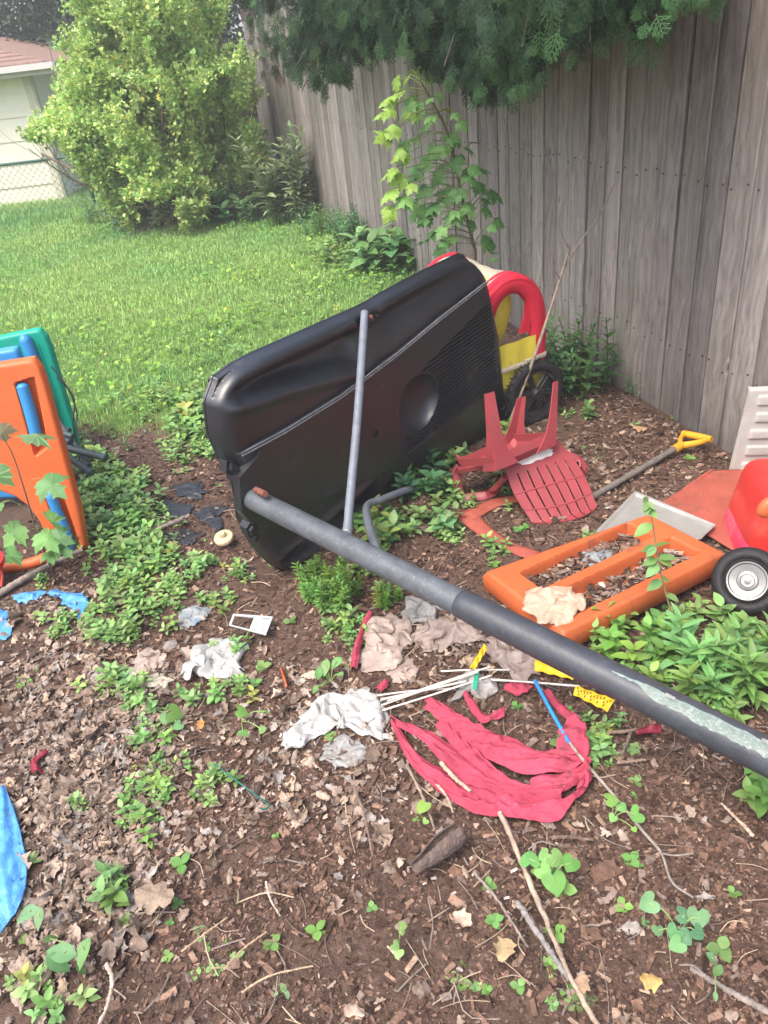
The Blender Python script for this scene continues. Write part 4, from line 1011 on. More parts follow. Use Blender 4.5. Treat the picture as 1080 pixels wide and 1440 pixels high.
def chips(b, P, s, p=(.2, .26, .24, .13, .09, .06, .02), tilt=.3):
    n = len(P)
    per = max(1, n // 6)
    for k in range(6):
        r = np.random.default_rng(k); q = slice(k * per, (k + 1) * per if k < 5 else n); m = len(P[q])
        if m == 0: continue
        tv = np.array([[x, y, z] for x in (-.5, .5) for y in (-.5, .5) for z in (-.5, .5)]) * V(1, .34 + .12 * r.random(), .10) + r.normal(0, .055, (8, 3)) * V(1.2, 1, .5)
        R = rotz(rnd(0, 2 * PI, m)) @ rotx(rng.normal(0, tilt, m)) @ roty(rng.normal(0, tilt, m)) * (s[q][:, None, None] * np.c_[rnd(.7, 1.3, m), rnd(.7, 1.4, m), rnd(.6, 1.3, m)][:, None, :])
        b.inst(tv, [BOXF], R, P[q], chipcol(m, p))
frame_right()
def wheel(T, c, ax, r, w, name='wheel'):
    M = frame_z(ax, V(0, 0, 1)); b = MB(); prof = []
    for a in np.linspace(-.62, PI + .62, 21): prof.append((r * .72 + r * .28 * max(0, math.sin(a)) ** .75 if math.sin(a) > 0 else r * .72 + r * .12 * math.sin(a), w * .5 * math.cos(a) * (1 if math.sin(a) > 0 else .9)))
    prof = [(r * .56, w * .42), (r * .60, w * .47)] + prof + [(r * .6, -w * .47), (r * .56, -w * .42)]
    b.lathe(prof, M, c, 48); wo = b.build(name, M_rubber, T, 60)
    b = MB(); b.lathe([(r * .575, w * .40), (r * .56, w * .47), (r * .52, w * .46), (r * .49, w * .36), (r * .30, w * .30), (r * .27, w * .40), (r * .2, w * .42), (r * .18, w * .36), (r * .09, w * .36), (r * .085, w * .5), (0, w * .52)], M, c, 40)
    b.lathe([(r * .57, -w * .4), (0, -w * .4)], M, c, 40)
    b.build('hub', M_hub, wo, 40); return wo
def toy():
    c = DD(1120, 768, 1.98); T = thing('ride_on_toy', 'tipped over red ride on toy with black wheel and silver hub at the right edge', 'toy car', V(c[0], c[1], 0))
    vx = V(.98, -.2, 0); vy = V(.2, .98, 0)
    def ell(cc, rad, name, m_, p=2.6, M=None, parent=T, fz=None):
        b = MB(); M = np.eye(3) if M is None else M
        u = np.linspace(-PI / 2, PI / 2, 28); w = np.linspace(0, 2 * PI, 49)[:-1]
        sp = lambda a, e: np.sign(a) * np.abs(a) ** e
        e = 2 / p; P = np.array([[(rad[0] * sp(math.cos(a), e) * sp(math.cos(q), e), rad[1] * sp(math.cos(a), e) * sp(math.sin(q), e), rad[2] * sp(math.sin(a), e)) for q in w] for a in u])
        if fz is not None: P = fz(P)
        b.grid(P @ M.T + cc, closed=True); return b.build(name, m_, parent, 60)
    M = np.stack([vx, vy, V(0, 0, 1)], 1) @ roty(np.array(.2))
    def crease(P):
        Q = P.copy(); k = sm(.01, -.01, np.abs(P[..., 2] + .02 - .25 * P[..., 0]) - .012); Q *= (1 - .035 * k)[..., None]; return Q
    ell(DD(1118, 782, 1.96), (.21, .2, .095), 'lower_body', M_toypink, 5.0, M)
    ell(DD(1134, 728, 1.98), (.195, .18, .125), 'upper_body', M_toy, 5.5, M)
    ell(DD(1080, 714, 1.79), (.026, .02, .034), 'headlight', M_toyo, 2.2, np.stack([vx, vy, V(0, 0, 1)], 1) @ roty(np.array(.5)))
    w1 = DD(1052, 817, 1.70); ax = nrm(CAMP - w1 + V(-.25, 0, .1)); r1 = 48 / 1081 * float((w1 - CAMP) @ (RW @ V(0, 0, 1)))
    wheel(T, w1, ax, r1, .062)
    w2 = DD(1036, 880, 1.74); wheel(T, w2, nrm(V(-.75, -.55, .25)), r1 * .66, .05)
    b = MB(); b.tube([w1 - ax * .05, w1 - ax * .16], .012, 10); b.build('axle', M_hub, T, 60)
    b = MB(); M2 = np.stack([vx, vy, V(0, 0, 1)], 1); b.box(DD(1096, 884, 1.74), (.13, .10, .07), M2); o = b.build('chassis', M_toy, T); bv = o.modifiers.new('bevel', 'BEVEL'); bv.width = .012; bv.segments = 3
toy()

# ================================================================== PLAY PANELS ON THE LEFT
def panels():
    ex = nrm(V(1, .12, 0)); up = nrm(V(0, .10, 1) - ex * 0); up = nrm(up - ex * up.dot(ex)); nz = np.cross(ex, up); M = np.stack([ex, up, nz], 1)
    def mk(name, label, O, rpts, tpts, bpts, mat_, zf_, depth, xl, group=None, R=.018, ns=130, nt=200):
        T = thing(name, label, 'play panel', O)
        q = lambda pts: np.array([loc2(*p, M, O) for p in pts])
        r, t, b_ = q(rpts), q(tpts), q(bpts)
        t = t[np.argsort(t[:, 0])]; b_ = b_[np.argsort(b_[:, 0])]
        y0, y1 = 0, r[:, 1].max(); xr = r[:, 0].max()
        ry = r[np.argsort(r[:, 1])]
        right = lambda tt: np.interp(tt * y1, ry[:, 1], ry[:, 0]); left = lambda tt: np.full_like(np.asarray(tt, float), xl)
        # the top and bottom lines are read at the width they have there
        xs = lambda s, y: xl + s * (np.interp(y, ry[:, 1], ry[:, 0]) - xl)
        top = lambda s: np.interp(xs(s, y1), t[:, 0], t[:, 1]); bot = lambda s: np.interp(xs(s, 0), b_[:, 0], b_[:, 1])
        slab('moulded_panel', mat_, T, M, O, left, right, bot, top, zf_ or (lambda x, y: 0 * x), ns, nt, depth, R=R, smooth=50)
        return T
    def bar(T, O, pts, w, z, m_, name='blue_tube', n=12):
        P = np.array([O + M @ np.array([*loc2(u, v, M, O), z]) for u, v in pts]); P = catmull(P, 26); b = MB()
        f = np.linspace(0, 1, 26); rr = w * np.clip(np.minimum(f, 1 - f) * 14, .25, 1) ** .5
        b.tube(P, rr, 14); return b.build(name, m_, T, 60)
    # orange panel in front
    O = G(120, 774); sl = [loc2(*p, M, O) for p in ((22, 540), (47, 532), (66, 628), (50, 640))]; sl2 = [loc2(*p, M, O) for p in ((62, 690), (82, 682), (112, 770), (92, 778))]
    def inq(q, x, y, e):
        k = np.ones_like(x)
        for i in range(4):
            a, c = q[i], q[(i + 1) % 4]; d = c - a; L = np.hypot(*d); s = ((x - a[0]) * d[1] - (y - a[1]) * d[0]) / L; k = k * sm(-e, e, s)
        return k
    zf_ = lambda x, y: -.036 * np.maximum(inq(sl, x, y, .006), inq(sl2, x, y, .006))
    T = mk('orange_play_panel', 'upright orange plastic play panel with blue tubes in its slots at the left edge', O, [(122, 770), (112, 715), (92, 640), (66, 545), (58, 522), (48, 509)], [(-120, 540), (-40, 520), (0, 512), (45, 505)], [(-90, 700), (-30, 690), (0, 692), (22, 700), (42, 715), (58, 738), (70, 765), (86, 776), (122, 774)], M_orange2, zf_, .055, -.42)
    bar(T, O, [(29, 540), (34, 556), (44, 590), (52, 622)], .021, -.012, M_blue); bar(T, O, [(68, 692), (78, 716), (92, 748), (100, 776)], .019, -.008, M_blue)
    # foot lip of the panel, curving over the soil
    b = MB(); P = catmull([G(84, 772, .03), G(60, 786, .02), G(35, 794, .015), G(0, 800, .012), G(-40, 802, .012)], 20); b.tube(P, .02, 10, flat=1.); b.build('foot_lip', M_orange2, T, 60)
    # blue panel between
    O2 = G(110, 700) ; 
    mk('blue_play_panel', 'blue plastic play panel squeezed between the orange and the green panel', O2, [(109, 697), (86, 640), (32, 510), (25, 494)], [(-120, 520), (0, 493), (22, 489)], [(-90, 705), (109, 700)], M_blue, None, .045, -.5, ns=60, nt=90)
    O3 = G(114, 642)
    T3 = mk('green_play_panel', 'teal green plastic play panel with a blue tube standing behind the orange one', O3, [(114, 640), (105, 600), (72, 490), (66, 476), (56, 465)], [(-120, 490), (-20, 478), (25, 468), (52, 463)], [(-90, 650), (114, 642)], M_teal, None, .05, -.6, ns=80, nt=110)
    bar(T3, O3, [(33, 470), (46, 500), (66, 560), (84, 612)], .026, .012, M_blue)
    bar(T3, O3, [(53, 482), (66, 520), (84, 575)], .004, .001, M_teal, 'moulded_edge')
    # bundle of dark pipes
    for i, (a, c, y0, y1, r) in enumerate([((60, 622), (150, 644), 2.75, 2.62, .0135), ((66, 622), (130, 666), 2.70, 2.60, .0135), ((80, 590), (126, 656), 2.9, 2.66, .0125), ((52, 598), (103, 614), 2.85, 2.78, .012), ((55, 590), (98, 606), 2.92, 2.85, .012), ((60, 612), (100, 622), 2.8, 2.72, .0125)]):
        b = MB(); p, q = DD(*a, y0), DD(*c, y1); d = nrm(q - p); b.tube([p - d * .25, p, q - d * .004, q, q - d * .006], [r, r, r, r * .93, r * .75], 12)
        solo('pipe', b, M_pipe, ['longest dark green pipe, its open end furthest right over the weeds', 'dark green pipe pointing down into the weeds below the longest pipe', 'steep dark green pipe crossing behind the two long pipes', 'short dark pipe in the upper part of the pipe bundle', 'topmost short dark pipe of the pipe bundle', 'dark pipe in the middle of the pipe bundle, hardly sticking out'][i], 'pipe', 'dark green pipes stuck between the play panels', 60)
    b = MB(); b.tube(catmull([DD(72, 515, 3.0), DD(95, 545, 2.98), DD(108, 580, 2.95), DD(106, 610, 2.9), DD(112, 650, 2.9)], 30), .0035, 5); b.tube(catmull([DD(80, 530, 3.0), DD(104, 560, 2.98), DD(103, 600, 2.95), DD(116, 640, 2.92)], 30), .003, 5)
    solo('cable', b, M_black, 'thin black loose cable hanging beside the green play panel', 'cable', smooth=60)
panels()
def pot():
    c = G(-14, 822); T = thing('plant_pot', 'small brown pot with a red rim cut by the left edge', 'plant pot', c)
    b = MB(); M = frame_z(V(.2, -.1, 1)); b.lathe([(0, 0), (.045, 0), (.052, .05), (.055, .10), (.049, .10), (.046, .02)], M, c, 30); b.build('pot_body', M_pot, T, 40)
    b = MB(); b.lathe([(.055, .092), (.064, .094), (.064, .118), (.052, .118), (.05, .1)], M, c, 30); b.tube(catmull([c + V(.062, -.01, .1), c + V(.075, -.03, .06), c + V(.066, -.05, .02)], 10), .006, 6); b.build('pot_rim', M_toy, T, 40)
pot()

# ================================================================== RAGS, BAGS AND SCRAPS
def rag(name, px, mat_, label, cat, h=.03, fq=28, ridg=1., z0=.004, seed=0, rings=16, n=88, group=None, flat=.3, smooth=45, th=.0012, jag=.10):
    b = MB(); ragmesh(b, px, h, fq, ridg, z0, seed, rings, n, flat, jag)
    o = solo(name, b, mat_, label, cat, group, smooth)
    md = o.modifiers.new('thickness', 'SOLIDIFY'); md.thickness = th
    return o
def ragmesh(b, px, h=.03, fq=28, ridg=1., z0=.004, seed=0, rings=16, n=88, flat=.3, jag=.05):
    B = np.array([G(u, v, z0)[:2] for u, v in px]); c = B.mean(0)
    B = np.concatenate([B, B[:1]]); seg = np.r_[0, np.cumsum(np.linalg.norm(np.diff(B, axis=0), axis=1))]; t = np.linspace(0, seg[-1], n + 1)[:-1]
    R = np.stack([np.interp(t, seg, B[:, 0]), np.interp(t, seg, B[:, 1])], 1)
    R0 = R.copy(); R = c + (R - c) * (1 + jag * (vn(np.arange(n) * .33, np.zeros(n), seed) - .5) * 2 + .015 * rng.normal(0, 1, n))[:, None]
    f = np.linspace(0.02, 1, rings)
    P = c + (R[None] - c) * f[:, None, None]
    x, y = P[..., 0], P[..., 1]
    fr = np.clip(np.linalg.norm(P - c, axis=-1) / np.linalg.norm(R0 - c, axis=-1)[None] / (1 + jag * .6), 0, 1); dom = (1 - fr ** 2) ** .5
    r_ = np.random.default_rng(seed + 900)
    wx = x + .012 * fbm(x * 18, y * 18, seed + 3); wy = y + .012 * fbm(x * 18, y * 18, seed + 8)
    tri = lambda q: np.abs((q % 1) * 2 - 1)
    acc = np.zeros_like(x); tot = 0
    for k in range(6):
        th = r_.uniform(0, PI); ff = fq * r_.uniform(.3, 1.5); w_ = 1 / (ff / fq + .3)
        mask = .25 + .75 * sm(.35, .65, vn(wx * fq * .5 + k * 7, wy * fq * .5, seed + k))
        acc = acc + w_ * mask * tri((wx * math.cos(th) + wy * math.sin(th)) * ff + r_.random()); tot += w_
    rr = np.clip(acc / tot * 1.9, 0, 1.3) ** 1.6
    big = sm(.25, .75, fbm(wx * fq * .35, wy * fq * .35, seed + 40))
    z = h * (dom * (1 - flat) * (.15 + .5 * big + .55 * rr) * (.6 + .4 * big) + flat * ridg * rr * (1 - .6 * fr ** 4))
    Z = gz(x, y) + z0 + z
    # overhanging folds: push sideways with the height
    sx = (vn(wx * fq * 1.4, wy * fq * 1.4, seed + 11) - .5) * 1.1 * h; sy = (vn(wx * fq * 1.4, wy * fq * 1.4, seed + 12) - .5) * 1.1 * h
    b.grid(np.stack([x + sx, y + sy, Z], -1).transpose(1, 0, 2)[np.r_[0:n, 0]])
rag('crumpled_plastic_bag', [(254, 942), (272, 915), (290, 900), (318, 893), (338, 900), (344, 920), (340, 938), (318, 948), (285, 948), (265, 950)], M_bag_white, 'crumpled white plastic bag alone among green weeds left of the trash', 'plastic bag', .05, 27, seed=1, rings=30, n=160, smooth=60, flat=.35)
rag('torn_plastic_bag', [(398, 1048), (402, 1012), (425, 1003), (440, 985), (475, 975), (510, 974), (535, 985), (548, 1015), (552, 1044), (530, 1040), (500, 1022), (470, 1018), (448, 1012), (432, 1022), (420, 1052)], M_bag_white, 'torn dirty white plastic bag beside the left tip of the red cloth', 'plastic bag', .036, 27, seed=5, rings=34, n=200, flat=.55, smooth=60)
rag('torn_plastic_bag', [(455, 1040), (480, 1030), (505, 1040), (520, 1062), (500, 1074), (475, 1078), (452, 1062)], M_bag_grey, 'small grey shred of plastic just below the torn white bag', 'plastic scrap', .015, 40, seed=7, flat=.6)
rag('brown_plastic_bag', [(498, 920), (505, 895), (530, 872), (556, 862), (580, 880), (582, 905), (570, 930), (545, 942), (515, 940)], M_bag_brown, 'pinkish brown crumpled bag pile on the left of the trash under the pole', 'plastic bag', .05, 24, seed=11, rings=30, n=160, flat=.45)
rag('grey_plastic_bag', [(560, 862), (575, 845), (600, 842), (625, 852), (612, 872), (585, 878)], M_bag_grey, 'greyish plastic bag tucked close below the pole joint', 'plastic bag', .035, 26, seed=12)
rag('brown_plastic_bag', [(585, 905), (592, 880), (620, 874), (652, 878), (680, 893), (676, 905), (640, 908), (610, 918)], M_bag_brown, 'wide pale brown bag stretching right from the pinkish bag pile', 'plastic bag', .035, 26, seed=13, rings=26, n=140)
rag('brown_paper_scrap', [(545, 942), (572, 920), (590, 940), (586, 955), (555, 960)], M_bag_brown, 'flat pinkish brown scrap at the foot of the bag pile', 'paper scrap', .012, 30, seed=14, flat=.6)
rag('brown_plastic_bag', [(676, 905), (690, 898), (712, 905), (735, 918), (755, 930), (752, 952), (728, 960), (705, 945), (688, 930)], M_bag_brown, 'tan plastic bag lying close under the pole right of the bag pile', 'plastic bag', .04, 26, seed=16, rings=26, n=140)
rag('brown_net_bag', [(735, 860), (742, 838), (760, 830), (800, 832), (822, 842), (812, 860), (790, 880), (755, 880)], mat('tan_crumpled_paper', (.5, .33, .24), .6, .2, 20, bump=.5, bscale=70, spots=(.3, .18, .12), sscale=20, sthr=.6), 'crumpled tan wrapping draped over the left end of the orange slotted frame', 'wrapping', .035, 30, seed=17, z0=.09)
rag('cloudy_wrapper', [(820, 775), (850, 768), (862, 778), (868, 792), (845, 802), (826, 800)], M_clear, 'cloudy clear plastic wrapper in the far slot of the orange frame', 'wrapper', .035, 40, seed=18, z0=.055)
rag('food_wrapper', [(635, 985), (650, 952), (672, 945), (690, 955), (698, 975), (680, 985), (660, 972)], M_bag_grey, 'grey shiny wrapper with a green stripe beside the white wire rods', 'wrapper', .025, 30, seed=19)
b = MB(); A = [G(*p, .032) for p in ((668, 946), (674, 946), (670, 972), (664, 970))]; b.grid(np.array([[A[0] * (1 - f) + A[3] * f, A[1] * (1 - f) + A[2] * f] for f in np.linspace(0, 1, 6)]) + V(0, 0, .004)); solo('green_strip', b, M_green_stripe, 'small green strip lying on the grey shiny wrapper', 'plastic scrap')
rag('packaging_film', [(244, 868), (252, 850), (275, 843), (296, 848), (290, 862), (265, 874), (248, 876)], M_clear, 'bluish clear plastic film among weeds above the crumpled white bag', 'plastic film', .015, 30, seed=21, flat=.6)
rag('tan_paper_scrap', [(184, 918), (200, 906), (226, 907), (222, 926), (205, 938), (186, 934)], M_bag_brown, 'tan crumpled paper scrap on pale sand left of the white bag', 'paper scrap', .02, 30, seed=22, flat=.6)
rag('grey_sand_lump', [(150, 945), (175, 930), (215, 935), (242, 945), (236, 960), (200, 962), (165, 958)], mat('pale_sand', (.42, .38, .30), .9, .2, 40, bump=.6, bscale=120), 'pale patch of spilled sand below the tan paper scrap', 'sand patch', .006, 20, seed=23, flat=.4, jag=.15)
# red cloth and scraps
def loft(b, A, B, n=90, m=22, amp=.010, fq=16, z0=.012, seed=0, bulge=.02, along=.25):
    a = catmull(np.array([G(*p, z0) for p in A]), n); c = catmull(np.array([G(*p, z0) for p in B]), n)
    f = np.linspace(0, 1, m); P = a[None] * (1 - f)[:, None, None] + c[None] * f[:, None, None]
    x, y = P[..., 0], P[..., 1]; s = np.linspace(0, 1, n)[None] * np.ones((m, 1)); F = f[:, None] * np.ones((1, n))
    u = s * along * 10 + .8 * fbm(x * 7, y * 7, seed + 5); w = F * fq * .25 + .9 * fbm(x * 9, y * 9, seed + 9)
    rdg = 1 - np.abs(2 * vn(u, w * 2.1, seed) - 1); r2 = 1 - np.abs(2 * vn(u * 2.2 + 3, w * 4.5, seed + 1) - 1)
    z = amp * (.85 * rdg ** 1.3 + .15 * r2) + bulge * .6 * np.sin(PI * F) ** 1.3 * (.5 + .5 * np.sin(PI * np.clip(s, .03, .97)))
    r_ = np.random.default_rng(seed + 300); cr = 0
    for k in range(5):
        th = r_.uniform(-.5, .5) + (PI / 2 if k > 3 else 0); ff = r_.uniform(18, 46); mk = sm(.4, .62, vn(x * 16 + k * 5, y * 16, seed + 60 + k))
        t0 = nrm(np.array(a[-1] - a[0])); q = (x * -t0[1] + y * t0[0]) * math.cos(th) + (x * t0[0] + y * t0[1]) * math.sin(th) + .006 * fbm(x * 20, y * 20, seed + k)
        cr = cr + mk * (np.abs((q * ff + r_.random()) % 1 * 2 - 1) ** 1.5) * 9e-3 * (24 / ff) ** .7
    z = z + cr * (.4 + .6 * np.sin(PI * np.clip(F, .05, .95)))
    P = P.copy(); P[..., 2] = gz(x, y) + z0 + z + .002 * (vn(x * 150, y * 150, seed + 3) - .5)
    P[..., 0] += (vn(u * 1.5, w * 3, seed + 21) - .5) * amp * .6
    b.grid(P)
b = MB()
K = dict(n=110, m=30)
loft(b, [(550, 1018), (572, 1064), (606, 1100), (648, 1130), (690, 1144), (740, 1148), (782, 1155), (810, 1126), (828, 1106)], [(554, 1016), (572, 1040), (592, 1064), (622, 1082), (658, 1096), (704, 1108), (745, 1116), (790, 1124), (822, 1100)], seed=1, amp=.014, bulge=.006, fq=4, along=.14, **K)
loft(b, [(556, 1022), (588, 1040), (614, 1068), (636, 1092), (664, 1104), (704, 1112), (746, 1122), (790, 1128)], [(551, 1010), (582, 1020), (614, 1032), (642, 1054), (670, 1078), (702, 1098), (746, 1108), (792, 1112)], seed=2, amp=.017, bulge=.016, z0=.016, fq=5, along=.16, **K)
loft(b, [(612, 1018), (634, 1044), (656, 1074), (688, 1096), (720, 1106), (756, 1112), (795, 1110), (828, 1096)], [(622, 1010), (650, 1034), (674, 1056), (700, 1080), (732, 1098), (764, 1102), (800, 1098), (828, 1082)], seed=12, amp=.012, bulge=.014, z0=.02, fq=4, along=.2, **K)
loft(b, [(596, 996), (618, 1014), (652, 1044), (684, 1066), (704, 1074), (740, 1088), (772, 1092), (800, 1090), (828, 1068)], [(608, 984), (646, 1006), (692, 1034), (722, 1040), (752, 1056), (776, 1057), (800, 1044), (816, 1016)], seed=3, amp=.020, bulge=.010, z0=.02, fq=4, along=.16, **K)
loft(b, [(742, 1104), (776, 1108), (806, 1104), (829, 1094)], [(756, 1090), (785, 1090), (806, 1082), (829, 1066)], seed=4, amp=.016, bulge=.016, z0=.022, n=60, fq=5)
loft(b, [(780, 1056), (800, 1062), (822, 1066), (830, 1058)], [(792, 1020), (803, 1010), (816, 1012), (822, 1022)], seed=6, amp=.02, bulge=.014, z0=.03, n=50, fq=6)
loft(b, [(810, 1056), (824, 1062), (832, 1090), (826, 1108)], [(800, 1062), (812, 1072), (820, 1092), (812, 1110)], seed=8, amp=.012, bulge=.014, z0=.026, n=40, fq=5)
loft(b, [(596, 984), (612, 996), (628, 1006)], [(602, 978), (618, 990), (636, 1002)], seed=7, amp=.004, bulge=.006, n=30, m=8)
o = solo('red_cloth', b, M_redcloth, 'large torn faded red cloth bunched up on the soil in front of the pole', 'cloth', smooth=80); o.modifiers.new('thickness', 'SOLIDIFY').thickness = .0016
for i, (A, B, lab) in enumerate([
    ([(650, 974), (660, 996), (678, 1016), (696, 1012), (710, 1008)], [(658, 972), (668, 988), (682, 1004), (696, 1004), (710, 992)], 'curved red cloth scrap between the rods and the big red cloth'),
    ([(600, 980), (618, 994), (636, 1004)], [(606, 978), (622, 988), (640, 1000)], 'thin red cloth shred at the upper tip of the big red cloth'),
    ([(708, 972), (725, 978), (742, 974)], [(714, 964), (732, 960), (750, 964)], 'dull pink cloth scrap under the pole near the blue rod'),
    ([(764, 974), (776, 990), (796, 1010), (806, 1012)], [(772, 970), (788, 986), (802, 1000), (808, 1006)], 'faded pink cloth strip along the right of the blue rod'),
    ([(492, 940), (500, 905), (512, 868)], [(502, 942), (510, 900), (524, 858)], 'dark red cloth strip behind the left of the bag pile'),
    ([(528, 970), (535, 962), (540, 958)], [(536, 974), (544, 966), (546, 958)], 'tiny red cloth scrap above the white wire rods')]):
    b = MB(); loft(b, A, B, 34, 10, .006, 12, .012 if i != 4 else .02, 30 + i, .012); o = solo('red_cloth_scrap', b, M_redcloth, lab, 'cloth scrap', 'red cloth scraps', 80); o.modifiers.new('thickness', 'SOLIDIFY').thickness = .0014
# white wire rods
for i, (a, c, z0, z1) in enumerate([((535, 984), (655, 958), .03, .035), ((536, 992), (672, 945), .026, .045), ((538, 999), (690, 950), .02, .03), ((545, 986), (688, 938), .034, .035), ((530, 978), (640, 968), .03, .018), ((620, 944), (716, 942), .03, .02), ((680, 955), (815, 965), .02, .012)]):
    b = MB(); p, q = G(*a, z0), G(*c, z1); b.tube(catmull([p, (p + q) / 2 + V(0, rng.uniform(-.004, .004), rng.uniform(-.003, .006)), q], 10), .0027 if i < 6 else .0032, 6)
    solo('wire_rod', b, M_wire, ['second lowest white wire rod of the fan, reaching to the grey wrapper', 'white wire rod in the middle of the fan beside the torn white bag', 'lowest white wire rod of the fan beside the torn white bag', 'longest white wire rod of the fan, its end under the tan bag', 'uppermost white wire rod at the left end of the fan', 'lone white wire rod lying across under the tan bag', 'white wire rod lying apart on the right below the pole'][i], 'wire rod', 'white wire rods of a broken umbrella', 60)
def bluerod():
    T = thing('blue_rod', 'thin blue rod with a grey bare end leading right from the red cloth', 'rod', G(752, 957))
    b = MB(); b.tube([G(752, 957, .03), G(775, 1000, .04), G(800, 1044, .05)], .0048, 8); b.build('blue_sleeve', M_bluerod, T, 60)
    b = MB(); b.tube(catmull([G(799, 1042, .05), G(825, 1075, .03), G(860, 1115, .02), G(905, 1170, .015), G(930, 1200, .012), G(945, 1240, .012), G(975, 1262, .01)], 40), np.linspace(.0038, .0026, 40), 6, (.27, .23, .2)); b.tube(catmull([G(930, 1200, .012), G(950, 1203, .012), G(975, 1200, .012)], 8), .002, 5, (.27, .23, .2)); b.build('bare_end', M_twig, T, 60)
bluerod()
def yellow():
    for i, (P, lab) in enumerate([([(810, 964), (866, 984), (854, 1000), (806, 976)], 'yellow printed film strip lying on the soil right of the rods'), ([(752, 928), (808, 946), (806, 955), (752, 942)], 'yellow film strip half hidden under the pole'), ([(660, 940), (680, 906), (686, 910), (668, 940)], 'narrow yellow film strip under the tan bag')]):
        A = [G(*p, .012 + (.03 if i == 2 else 0)) for p in P]; b = MB()
        g = np.array([[(A[0] * (1 - s) + A[1] * s) * (1 - t) + (A[3] * (1 - s) + A[2] * s) * t + V(0, 0, .002 * math.sin(s * 19 + t * 4) + .002 * math.sin(t * 5)) for t in np.linspace(0, 1, 10)] for s in np.linspace(0, 1, 30)]); b.grid(g)
        o = solo('yellow_strip', b, M_yel_strip, lab, 'plastic strip', 'yellow film strips under the pole', 50)
        if i == 0:
            b = MB()
            for k in range(26):
                s = 2 + k; t = 2 + (k * 7) % 5
                if k % 5 == 4: continue
                c = g[s, t] * .5 + g[s, t + 1] * .5 + V(0, 0, .0012); u = nrm(g[s + 1, t] - g[s, t]); w = nrm(g[s, t + 1] - g[s, t])
                b.raw(np.array([c - u * .001 - w * .004, c + u * .001 - w * .003, c + u * .0012 + w * .003, c - u * .001 + w * .004]), [np.array([[0, 1, 2, 3]])])
                b.raw(np.array([c - u * .002 + w * .002, c + u * .002 + w * .002, c + u * .002 + w * .0032, c - u * .002 + w * .0032]) + V(0, 0, .0003), [np.array([[0, 1, 2, 3]])])
            b.build('print_marks', M_ink, o)
yellow()
# blue tarp pieces
rag('tarp_scrap', [(70, 832), (84, 826), (116, 830), (122, 842), (116, 862), (108, 868), (92, 848)], M_tarp, 'blue tarp scrap lying between the stick and the green weeds', 'tarp scrap', .022, 26, seed=41, flat=.5, jag=.16, group='blue tarp scraps')
rag('tarp_scrap', [(20, 838), (45, 832), (66, 830), (52, 842), (28, 848)], M_tarp, 'narrow blue tarp scrap along the lower side of the stick', 'tarp scrap', .012, 30, seed=42, flat=.5, jag=.16, group='blue tarp scraps')
rag('tarp_scrap', [(-20, 850), (8, 856), (18, 888), (10, 896), (-20, 894)], M_tarp, 'blue tarp scrap cut by the left edge below the stick', 'tarp scrap', .02, 26, seed=43, flat=.5, jag=.12, group='blue tarp scraps')
b = MB(); loft(b, [(4, 1100), (22, 1150), (34, 1212), (24, 1262), (-6, 1302)], [(-14, 1112), (-20, 1165), (-25, 1215), (-30, 1265), (-40, 1300)], 60, 24, .006, 8, .012, 44, .008); o = solo('tarp_fold', b, M_tarp, 'smooth folded blue tarp edge low at the left border of the picture', 'tarp', smooth=80); o.modifiers.new('thickness', 'SOLIDIFY').thickness = .002
# black plastic fragments left of the hoop
for i, (P, lab, h) in enumerate([([(242, 682), (260, 676), (285, 680), (292, 690), (270, 700), (248, 694)], 'curled black plastic fragment nearest to the lawn', .03), ([(212, 700), (235, 700), (272, 706), (268, 716), (240, 722), (218, 722)], 'flat black plastic fragment with torn flap by the weeds', .02), ([(268, 712), (300, 704), (318, 708), (300, 722), (280, 724)], 'black plastic fragment close to the broken hoop edge', .02), ([(235, 742), (262, 736), (284, 744), (268, 758), (240, 760)], 'dull black plastic fragment nearest to the cream cap', .015), ([(284, 724), (305, 718), (312, 735), (300, 745)], 'small black plastic fragment between the cap and the hoop', .02)]):
    rag('plastic_fragment', P, M_blackrag, lab, 'plastic fragment', h * .55, 22, seed=50 + i, flat=.7, group='broken black plastic fragments', jag=.2, smooth=40)
def cap():
    c = G(316, 760, .004); b = MB(); M = frame_z(V(-.05, -.25, 1)); b.lathe([(0, 0), (.03, 0), (.036, .004), (.037, .012), (.034, .017), (.018, .019), (.013, .021), (.0125, .032), (.009, .036), (0, .036)], M, c + V(0, 0, .004), 30); solo('cream_cap', b, M_cap, 'round cream cap with a centre knob lying left of the pole foot', 'cap', smooth=40)
cap()
def card():
    A = [G(*p, .022) for p in ((322, 880), (328, 864), (384, 868), (374, 894))]; b = MB()
    q = lambda s, t: (A[0] * (1 - s) + A[3] * s) * (1 - t) + (A[1] * (1 - s) + A[2] * s) * t
    for (s0, s1, t0, t1) in ((0, .06, 0, 1), (.06, .55, .86, 1), (.06, .55, 0, .08), (.55, 1, 0, 1)):
        b.grid(np.array([[q(s, t) for t in np.linspace(t0, t1, 4)] for s in np.linspace(s0, s1, 4)]))
    o = solo('plastic_card_frame', b, M_card, 'flat silver plastic frame with an open window lying near the white bag', 'plastic frame'); o.modifiers.new('thickness', 'SOLIDIFY').thickness = .003
    b = MB()
    for (s, t) in ((.62, .12), (.68, .12), (.8, .85), (.86, .85), (.92, .85), (.9, .2)):
        b = MB(); c = q(s, t) + V(0, 0, .0025); b.box(c, (.004, .004, .001)); b.build('slot_mark', M_ink, o)
card()
